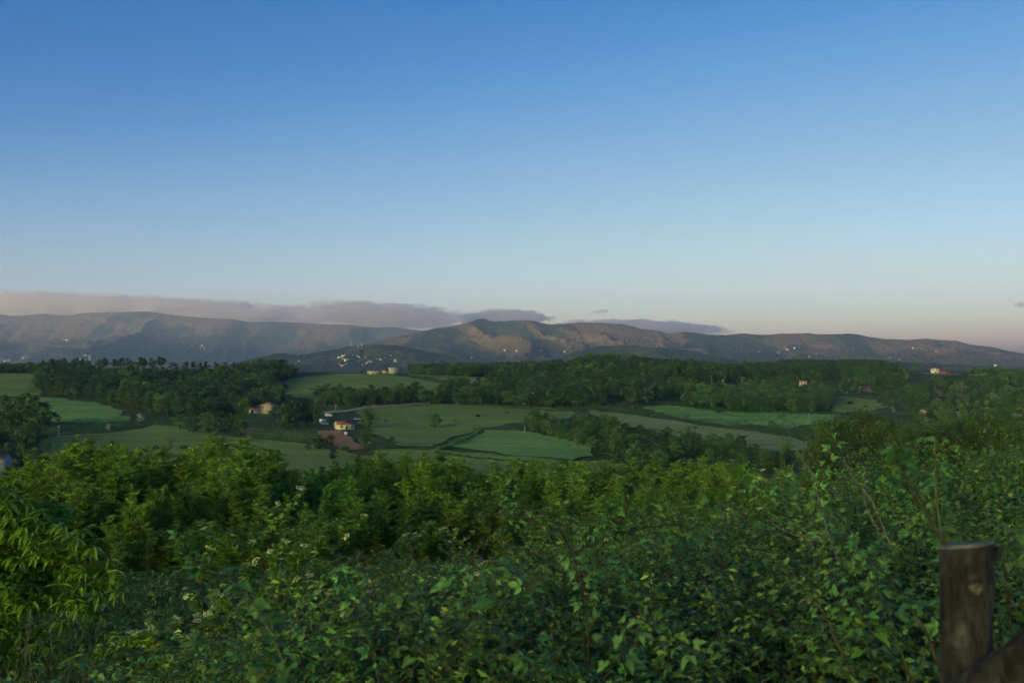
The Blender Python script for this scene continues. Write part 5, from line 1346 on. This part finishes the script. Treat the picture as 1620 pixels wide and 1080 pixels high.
# --- cream flowering shrubs
def flower_head(seed):
    rs = np.random.RandomState(seed); g = Geo(); n = 34
    a = rs.rand(n) * 6.283; q = .040 * rs.rand(n) ** .5
    P = np.stack([q * np.cos(a), q * np.sin(a), .012 - q * .25 + rs.rand(n) * .006], -1)
    N = unit(np.stack([np.cos(a) * q * 8, np.sin(a) * q * 8, np.ones(n)], -1))
    add_leaves(g, P, np.stack([np.cos(a * 3), np.sin(a * 3), np.zeros(n)], -1), N, .018, .014, rs.rand(n), 0, 'dia')
    for i in range(5): add_tube(g, [(0, 0, -.05), (.02 * math.cos(i * 1.256), .02 * math.sin(i * 1.256), 0)], .0016, 3, 1)
    return g.mesh('flower_head', [lm_fl, stem_m])
FH = [flower_head(i) for i in range(3)]
def flower_shrub(label, u, Y, H, R, heads, seed, leaves=2600, leaf=.062, top_bias=1.0):
    rs = np.random.RandomState(seed); p = at(u, Y); e = tag(link('flowering_shrub', None, loc=p), label, 'shrub', 'cream flowering shrubs on the slope')
    tr = Geo(); cr = Geo(); tips = []
    stems = 13
    for i in range(stems):
        a = 6.283 * i / stems + rs.rand(); hh = H * (1 if i == 0 else rs.uniform(.45, .9)); q = R * (.1 if i == 0 else rs.uniform(.3, 1))
        path = bez((.05 * math.cos(a), .05 * math.sin(a), -.2), (q * .5 * math.cos(a), q * .5 * math.sin(a), hh * .6), (q * math.cos(a), q * math.sin(a), hh), 8)
        add_tube(tr, path, np.linspace(.012, .003, 8), 5)
        m_ = 12; s_ = .3 + .7 * rs.rand(m_); B = np.stack([np.interp(s_, np.linspace(0, 1, 8), path[:, c]) for c in range(3)], -1)
        az = rs.rand(m_) * 6.283; D = np.stack([np.cos(az) * .8, np.sin(az) * .8, np.full(m_, .6)], -1); Ls = rs.uniform(.15, .42, m_) * (H / 1.9)
        nl = leaves // (stems * m_); t = (np.arange(nl) + .5) / nl
        P = (B[:, None] + D[:, None] * (Ls[:, None] * t[None])[..., None]).reshape(-1, 3); n = len(P); tw = rs.rand(n) * 6.283
        LD = np.repeat(D, nl, 0) * .4 + np.stack([np.cos(tw), np.sin(tw), rs.uniform(-.3, .4, n)], -1); N = unit(np.array([0, 0, 1.0]) + rs.normal(size=(n, 3)) * .4)
        S = leaf * rs.uniform(.7, 1.25, n); add_leaves(cr, P, LD, N, S, S * .55, np.repeat(rs.rand(m_), nl) * .5 + rs.rand(n) * .5, 0, 'sml')
        tips += [tuple(b + d * l + np.array([0, 0, .03])) for b, d, l in zip(B, D, Ls)] + [tuple(path[-1] + np.array([0, 0, .03]))]
    link('stem', tr.mesh('stem', [stem_m], True), e); link('crown', cr.mesh('crown', [lm_flsh]), e)
    tips.sort(key=lambda q: -(q[2] - .25 * (q[1]) + rs.rand() * .35 * H))
    for i, q in enumerate(tips[:heads]):
        o = link('flower_head', FH[i % 3], e); o.location = q; o.rotation_euler = (rs.normal() * .3, rs.normal() * .3, rs.rand() * 6.28); s = rs.uniform(.75, 1.15); o.scale = (s, s, s)
flower_shrub('tall shrub with flat cream flower heads left of the dead white stem', 428, 9.6, 2.05, .95, 130, 31, 16000, .068)
flower_shrub('low shrub with cream flower heads under the tall flowering one', 345, 8.2, 1.25, .8, 70, 32, 10000)
flower_shrub('cream flowering shrub beside the tall flowering one', 500, 11, 1.7, 1.0, 80, 33, 10000)
flower_shrub('pale flowering shrub before the tree belt, left of the grey twig', 625, 17, 2.3, 1.5, 55, 34, 3600, .075)
flower_shrub('pale flowering shrub before the tree belt, right of the grey twig', 700, 19, 2.2, 1.6, 55, 35, 3600, .075)
flower_shrub('flowering shrub seen through the bramble arch', 850, 15, 2.0, 1.4, 60, 36, 3400, .07)
flower_shrub('yellow green flowering shrub at the top of the bramble bank', 1190, 13.5, 1.45, 1.2, 14, 37, 3600, .075)
flower_shrub('flowering shrub at the foot of the bramble bank', 960, 12.5, 1.2, 1.0, 20, 38, 2600, .065)

# --- sweet chestnut sapling at the left edge, long drooping leaves
def chestnut(label, p, H, branches, seed, singles, nleaf, lsize=.165):
    rs = np.random.RandomState(seed); e = tag(link('chestnut_tree', None, loc=p), label, 'tree')
    tr = Geo(); cr = Geo(); trk = bez((0, 0, -.4), (.05 * H, 0, H * .5), (0.02 * H, .02, H * .93), 9)
    add_tube(tr, trk, np.linspace(.05, .012, 9), 7)
    add_tube(tr, [(0, 0, -.9), (0, 0, -.3)], [.065, .05], 7)
    link('trunk', tr.mesh('trunk', [bark], True), e)
    ros = []
    for (dx, dy, dz, z0) in branches:
        b = np.array([np.interp(z0, np.linspace(0, 1, 9), trk[:, c]) for c in range(3)]); en = np.array([dx, dy, dz])
        path = bez(b, (b + en) / 2 + np.array([0, 0, .22 * np.linalg.norm(en - b)]), en, 10)
        g = Geo(); add_tube(g, path, np.linspace(.018, .004, 10), 5); link('branch', g.mesh('branch', [bark], True), e)
        k = int(13 + 14 * np.linalg.norm(en - b))
        for t in np.r_[rs.uniform(.25, 1, k), 1.0]:
            q = np.array([np.interp(t, np.linspace(0, 1, 10), path[:, c]) for c in range(3)])
            off = rs.normal(size=3) * np.array([.16, .16, .10]) * (1 if t < 1 else 0); ros.append(q + off)
    ros = np.array(ros); P = np.repeat(ros, nleaf, 0); n = len(P); a = rs.rand(n) * 6.283
    D = np.stack([np.cos(a), np.sin(a), rs.uniform(-.75, .25, n)], -1); N = unit(np.stack([np.cos(a) * .5, np.sin(a) * .5, np.ones(n)], -1) + rs.normal(size=(n, 3)) * .2)
    S = lsize * rs.uniform(.65, 1.2, n)
    front = np.argsort(P[:, 1] + rs.rand(n) * .8); sel = np.zeros(n, bool); sel[front[:singles]] = True
    add_leaves(cr, P[~sel], D[~sel], N[~sel], S[~sel], S[~sel] * .34, np.repeat(rs.rand(len(ros)), nleaf)[~sel] * .5 + rs.rand((~sel).sum()) * .5, 0, 'leaf')
    c = link('crown', cr.mesh('crown', [lm_ch]), e)
    for i in np.where(sel)[0]:
        d = Vector(D[i]).normalized(); nn = Vector(N[i]); b = nn.cross(d).normalized(); nn = d.cross(b)
        o = link('leaf', CHL[i % 4], e); o.matrix_local = Matrix.Translation(Vector(P[i])) @ Matrix((d, b, nn)).transposed().to_4x4() @ Matrix.Scale(S[i], 4)
    return e
CHL = []
for i in range(4):
    g = Geo(); add_leaves(g, np.zeros((1, 3)), np.array([[1.0, 0, 0]]), np.array([[0, 0, 1.0]]), 1.0, .34, np.array([.15 + .25 * i]), 0, 'leaf'); CHL.append(g.mesh('leaf', [lm_ch]))
p = at(-30, 13.0, .28)
chestnut('sweet chestnut sapling with long drooping leaves at the left edge', p, 2.75, [(1.75, -.2, 1.95, .55), (2.0, -.3, 1.7, .5), (1.6, -.5, 1.45, .42), (1.35, -.5, 2.35, .7), (.7, -.4, 2.75, .85), (.1, -.3, 2.95, .95), (.9, .4, 2.5, .8), (-.6, -.3, 2.5, .75),
          (1.0, -.7, 1.55, .5), (.35, -.8, 1.9, .6), (1.3, .2, 1.7, .5), (.6, -.9, 1.25, .35), (1.5, -.4, 2.15, .6), (1.0, -.6, 2.55, .8), (.4, -.6, 2.6, .85), (.8, -.9, 1.75, .5), (1.2, -.6, .95, .28), (.1, -.9, .85, .22), (.9, -.3, .6, .15), (-.3, -.8, 1.5, .4), (-.2, .5, 2.2, .7), (.5, .2, 2.3, .7)], 41, 260, 9, .18)
p = at(190, 11.0)
chestnut('small chestnut shoot right of the chestnut sapling', p, 1.1, [(.12, -.1, 1.15, .8), (.3, -.1, 1.0, .6), (-.2, -.1, .95, .6), (.05, -.3, .75, .4)], 42, 40, 6, .14)

# --- leafy shoots close to the camera
def single_leaf(seed, w=.62):
    g = Geo(); rs = np.random.RandomState(seed); add_leaves(g, np.zeros((1, 3)), np.array([[1.0, 0, 0]]), np.array([[0, 0, 1.0]]), .062, .062 * w * 1.25, rs.rand(1), 0, 'leaf'); return g.mesh('leaf', [lm_br])
SL = [single_leaf(i) for i in range(4)]
leafy_cane('leafy_shoot', [(460, 1075, 2.6), (420, 985, 2.6), (375, 925, 2.6), (330, 902, 2.6), (285, 905, 2.6)], .003, .0015, 34, .052, 701, label='blurred leafy shoot hanging across the flowering shrub', cat='shoot', cm=stem_m, mats=SL)
leafy_cane('leafy_shoot', [(420, 1085, 2.7), (440, 1030, 2.7), (430, 985, 2.7), (400, 955, 2.7)], .003, .0015, 26, .055, 702, label='blurred shoot with brownish young leaves at the bottom edge', cat='shoot', cm=stem_m, mats=SL + [TRI[0]])
leafy_cane('leafy_shoot', [(1497, 868, 2.35), (1470, 815, 2.35), (1440, 765, 2.35), (1424, 730, 2.35), (1418, 712, 2.35)], .0042, .0018, 22, .046, 703, label='dark stem with big soft leaves behind the wooden post', cat='shoot', cm=cane_m, bare=.62, mats=SL)
leafy_cane('leafy_shoot', [(1490, 850, 3.6), (1482, 790, 3.6), (1479, 740, 3.6), (1480, 695, 3.6)], .0045, .002, 12, .045, 704, label='upright pale shoot with a bud right of the dark stem', cat='shoot', cm=stem_m, bare=.3, mats=SL)
leafy_cane('leafy_shoot', [(1600, 1000, 2.9), (1590, 900, 2.9), (1600, 830, 2.9)], .004, .002, 16, .06, 705, label='leafy shoot right of the wooden post', cat='shoot', cm=cane_m, bare=.1)
leafy_cane('leafy_shoot', [(1505, 990, 2.9), (1497, 930, 2.9), (1500, 870, 2.9), (1490, 838, 2.9)], .003, .0015, 10, .05, 706, label='thin leafy shoot left of the wooden post', cat='shoot', cm=cane_m)
leafy_cane('leafy_shoot', [(1345, 800, 8.0), (1340, 750, 8.0), (1360, 712, 8.0), (1385, 708, 8.0), (1420, 725, 8.0)], .006, .002, 34, .062, 707, label='bramble shoot arching over the bank before the oaks', cat='shoot')
leafy_cane('leafy_shoot', [(1560, 770, 6.0), (1575, 720, 6.0), (1605, 700, 6.0), (1640, 705, 6.0)], .005, .002, 26, .062, 708, label='bramble shoot arching over the bank by the right edge', cat='shoot')
leafy_cane('leafy_shoot', [(1240, 780, 7.0), (1236, 730, 7.0), (1239, 690, 7.0), (1240, 650, 7.0)], .004, .0015, 9, .05, 709, label='thin shoot with a leafy tip before the pale fields', cat='shoot', cm=stem_m, bare=.75)
for i, (a, b, Y) in enumerate([(620, 930, 6.5), (660, 960, 5.5), (540, 950, 6.0), (860, 920, 5.2), (760, 985, 4.6), (1080, 830, 8.0), (1145, 800, 9.0), (1250, 790, 8.5), (1450, 760, 7.0)]):
    leafy_cane('leafy_shoot', [(a, b + 70, Y), (a + 6, b + 30, Y), (a - 4, b, Y), (a + 10, b - 30, Y)], .004, .0015, 14, .055, 720 + i, label=['young bramble shoot left of the grey twig', 'young bramble shoot right of the dead white stem', 'young bramble shoot left of the dead white stem', 'young bramble shoot under the bramble arch', 'young bramble shoot in the middle of the bottom growth', 'young bramble shoot right of the bramble arch', 'young bramble shoot before the yellow green shrub', 'young bramble shoot beside the forked grey stem', 'young bramble shoot before the round oaks'][i], cat='shoot', group='young bramble shoots on the bank', bare=.35)

# --- dead stems
def dead_stem(label, lines, seed, mat=None):
    base = px3(lines[0][0])[0]; e = tag(link('dead_stem', None, loc=base), label, 'dead stem')
    for i, (pts, r0, r1) in enumerate(lines):
        path = smooth_path(px3(pts), 16); rs = np.random.RandomState(seed + i); path[1:-1] += rs.normal(size=(14, 3)) * r0 * .35
        g = Geo(); add_tube(g, path - np.array(base), np.linspace(r0, r1, 16) * .58, 6); link('main_stem' if i == 0 else 'twig', g.mesh('twig', [mat or dead_m], True), e)
dead_stem('dead whitish stem forking upward in the middle of the brambles', [([(578, 1060, 5.2), (574, 1010, 5.2), (580, 965, 5.2), (584, 930, 5.2), (581, 905, 5.2), (568, 888, 5.2), (563, 868, 5.2)], .0075, .003), ([(576, 1008, 5.2), (556, 992, 5.2), (545, 975, 5.2), (543, 955, 5.2)], .006, .002), ([(556, 992, 5.2), (553, 975, 5.2)], .004, .002),
           ([(582, 925, 5.2), (592, 905, 5.2), (600, 890, 5.2)], .003, .0012), ([(566, 885, 5.2), (575, 868, 5.2), (574, 860, 5.2)], .003, .0012), ([(578, 1060, 5.2), (590, 1080, 5.1)], .007, .008)], 11)
dead_stem('grey dead twig before the dark foot of the tree belt', [([(652, 945, 16), (654, 910, 16), (652, 880, 16), (645, 848, 16)], .012, .004), ([(652, 875, 16), (660, 858, 16), (662, 845, 16)], .007, .003), ([(652, 885, 16), (645, 870, 16)], .006, .003)], 21)
dead_stem('forked grey dead stem rising before the pale fields', [([(1335, 905, 5.5), (1315, 855, 5.5), (1302, 810, 5.5), (1288, 765, 5.5), (1280, 740, 5.5), (1265, 722, 5.5), (1250, 690, 5.5), (1240, 660, 5.5)], .010, .002), ([(1269, 727, 5.5), (1271, 712, 5.5)], .006, .004)], 31)
dead_stem('second grey dead stem with a side twig right of the forked one', [([(1412, 868, 5.0), (1392, 820, 5.0), (1372, 780, 5.0), (1350, 755, 5.0), (1335, 722, 5.0)], .007, .004), ([(1366, 772, 5.0), (1368, 745, 5.0), (1362, 729, 5.0)], .005, .003), ([(1395, 850, 5.0), (1375, 810, 5.0), (1366, 775, 5.0)], .005, .004), ([(1342, 735, 5.0), (1310, 712, 5.0), (1280, 692, 5.0)], .003, .0015)], 41)
dead_stem('pale bare twig lying across the bramble tops', [([(1222, 828, 4.6), (1245, 840, 4.6), (1283, 854, 4.6), (1300, 850, 4.6), (1313, 845, 4.6)], .004, .005), ([(1240, 837, 4.6), (1236, 830, 4.6)], .003, .002)], 51)
dead_stem('short pale twig lying in the brambles left of the post', [([(1396, 843, 4.4), (1404, 850, 4.4), (1412, 862, 4.4)], .005, .004)], 55)
dead_stem('pale dead twig in the undergrowth under the chestnut sapling', [([(40, 1045, 9), (47, 1000, 9), (48, 970, 9), (40, 963, 9)], .008, .004), ([(47, 985, 9), (52, 972, 9)], .004, .002)], 61)
dead_stem('second pale dead twig right of the chestnut trunk', [([(82, 1025, 9), (80, 1000, 9), (76, 975, 9)], .007, .003), ([(80, 1000, 9), (95, 985, 9), (112, 972, 9)], .004, .002)], 65)
dead_stem('pale forked twig below the small chestnut shoot', [([(224, 1025, 8.5), (215, 1005, 8.5), (203, 990, 8.5)], .006, .002), ([(218, 1012, 8.5), (222, 995, 8.5)], .004, .002)], 69)
dead_stem('grey twig slanting through the brambles under the arch', [([(752, 955, 5.0), (765, 970, 5.0), (785, 1000, 5.0)], .006, .004)], 73)
dead_stem('tall dry grass stalk at the edge of the tree belt', [([(1253, 795, 14), (1253, 760, 14), (1254, 737, 14), (1262, 727, 14)], .010, .004)], 77, plain_mat('dry_stalk', (.22, .24, .09), .2, 20))

# ------------------------------------------------------------------ rough wooden fence: round post with a slanting rail
m = NM('weathered_post_bark'); v = m.coord('Object')
mp = m.coord('Object', (9, 9, 2.2))
n1 = m.noise(mp, 3.0, 8, .7, .6); n2 = m.noise(v, 26, 6, .7)
c = m.ramp(n1, [(.30, (.005, .004, .005)), (.44, (.022, .019, .022)), (.58, (.060, .053, .060))])
c = m.mix(m.math('MULTIPLY', m.fac(n2, .55, .75), .5), c, (.15, .16, .18))
n3 = m.noise(v, 7, 4, .6)
c = m.mix(m.math('MULTIPLY', m.fac(n3, .56, .68), .55), c, (.15, .155, .175))
post_m = m.finish(m.bsdf(c, .85, .25, m.bump(m.math('ADD', n1, m.math('MULTIPLY', n2, .5)), 1.0, .05)))
cut_m = plain_mat('weathered_cut_wood', (.10, .10, .115), .3, 35, .8, .2, .5, 70)
knot_m = plain_mat('pale_knot_wood', (.075, .070, .055), .4, 40, .8, .2, .6, 60)
fence = tag(link('wooden_fence', None, loc=at(1534, 2.2)), 'rough round wooden fence post with slanting rail at the lower right', 'fence')
FB = fence.location
def log(P0, P1, r0, r1, seed, sides=48, rings=70, tilt=0.0):
    P0, P1 = Vector(P0), Vector(P1); d = (P1 - P0); L = d.length; d.normalize(); a = d.orthogonal().normalized(); b = d.cross(a)
    V = []; Fc = []
    for i in range(rings):
        t = i / (rings - 1)
        for j in range(sides):
            th = 6.2832 * j / sides; r = r0 + (r1 - r0) * t
            r *= 1 + .10 * (float(fbm(np.array(math.cos(th) * 1.6 + 9), np.array(math.sin(th) * 1.6 + t * L * 3), seed, 3)) - .5) + .05 * math.sin(3 * th + seed) + .09 * (float(fbm(np.array(math.cos(th) * 5 + 20), np.array(t * L * 9 + math.sin(th) * 5), seed + 5, 4, .7)) - .5) - .05 * max(0, float(ridged(np.array(th * 2.2), np.array(t * L * 2.5), seed + 9, 2)) - .72) / .28
            q = P0 + d * (L * t) + (a * math.cos(th) + b * math.sin(th)) * r
            V.append(q)
    for i in range(rings - 1):
        for j in range(sides):
            k = i * sides + j; k2 = i * sides + (j + 1) % sides; Fc += [(k, k2, k2 + sides), (k, k2 + sides, k + sides)]
    return [tuple(q) for q in V], Fc, sides
top = Vector(((1529 - 810) / F * 2.2, 2.2, (HZ - 862) / F * 2.2)); foot = Vector(((1541 - 810) / F * 2.2, 2.2, FB.z - .3))
V, Fc, sd = log(foot - FB, top - FB, .055, .0535, 3)
nv = len(V)
V = [(x, y, z + ((.006 * (x - (top.x - FB.x)) - .0092 * (y - (top.y - FB.y))) / .055 if i >= nv - sd else 0)) for i, (x, y, z) in enumerate(V)]
g = Geo(); g.add(V, Fc); post = link('post', g.mesh('post', [post_m], True), fence)
ring = V[-sd:]; cx = np.mean(ring, axis=0)
g = Geo(); W_ = [tuple(cx + (np.array(q) - cx) * k + np.array([0, 0, dz])) for k, dz in ((1.03, -.003), (1.0, .004), (.55, .006)) for q in ring] + [tuple(cx + np.array([0, 0, .004]))]
Fc = []
for i in range(2):
    for j in range(sd):
        k = i * sd + j; k2 = i * sd + (j + 1) % sd; Fc += [(k, k2, k2 + sd), (k, k2 + sd, k + sd)]
Fc += [(2 * sd + j, 2 * sd + (j + 1) % sd, 3 * sd) for j in range(sd)]
g.add(W_, Fc); link('cut_top', g.mesh('cut_top', [cut_m], True), post)
# knot on the face and a broken branch stub at the side
kn = Vector(((1526 - 810) / F * 2.2, 2.2 - .052, (HZ - 922) / F * 2.2)) - FB
g = Geo(); V = []; Fc = []; n_ = 14
for i, (q, dy) in enumerate(((1.0, .012), (.85, -.006), (.55, -.013), (.30, -.008))):
    for j in range(n_):
        a = 6.2832 * j / n_; V.append((kn.x + .016 * q * math.cos(a) * (1 + .15 * math.sin(3 * a)), kn.y + dy, kn.z + .015 * q * math.sin(a)))
V.append((kn.x, kn.y - .006, kn.z))
for i in range(3):
    for j in range(n_):
        k = i * n_ + j; k2 = i * n_ + (j + 1) % n_; Fc += [(k, k2, k2 + n_), (k, k2 + n_, k + n_)]
Fc += [(3 * n_ + j, 3 * n_ + (j + 1) % n_, 4 * n_) for j in range(n_)]
g.add(V, Fc); link('knot', g.mesh('knot', [knot_m], True), post)
sb0 = Vector(((1560 - 810) / F * 2.2, 2.2, (HZ - 888) / F * 2.2)) - FB; sb1 = Vector(((1582 - 810) / F * 2.2, 2.2, (HZ - 869) / F * 2.2)) - FB
V, Fc, sd2 = log(sb0, sb1, .017, .009, 8, 12, 8); g = Geo(); g.add(V, Fc); g.add([V[-sd2 + j] for j in range(sd2)] + [tuple(np.mean(V[-sd2:], axis=0))], [(j, (j + 1) % sd2, sd2) for j in range(sd2)])
link('branch_stub', g.mesh('branch_stub', [post_m], True), post)
r0 = Vector(((1500 - 810) / F * 2.12, 2.12, (HZ - 1136) / F * 2.12)) - FB; r1 = Vector(((1760 - 810) / F * 1.75, 1.75, (HZ - 962) / F * 1.75)) - FB
V, Fc, sd3 = log(r0, r1, .054, .054, 12, 40, 60); g = Geo(); g.add(V, Fc); link('rail', g.mesh('rail', [post_m], True), fence)
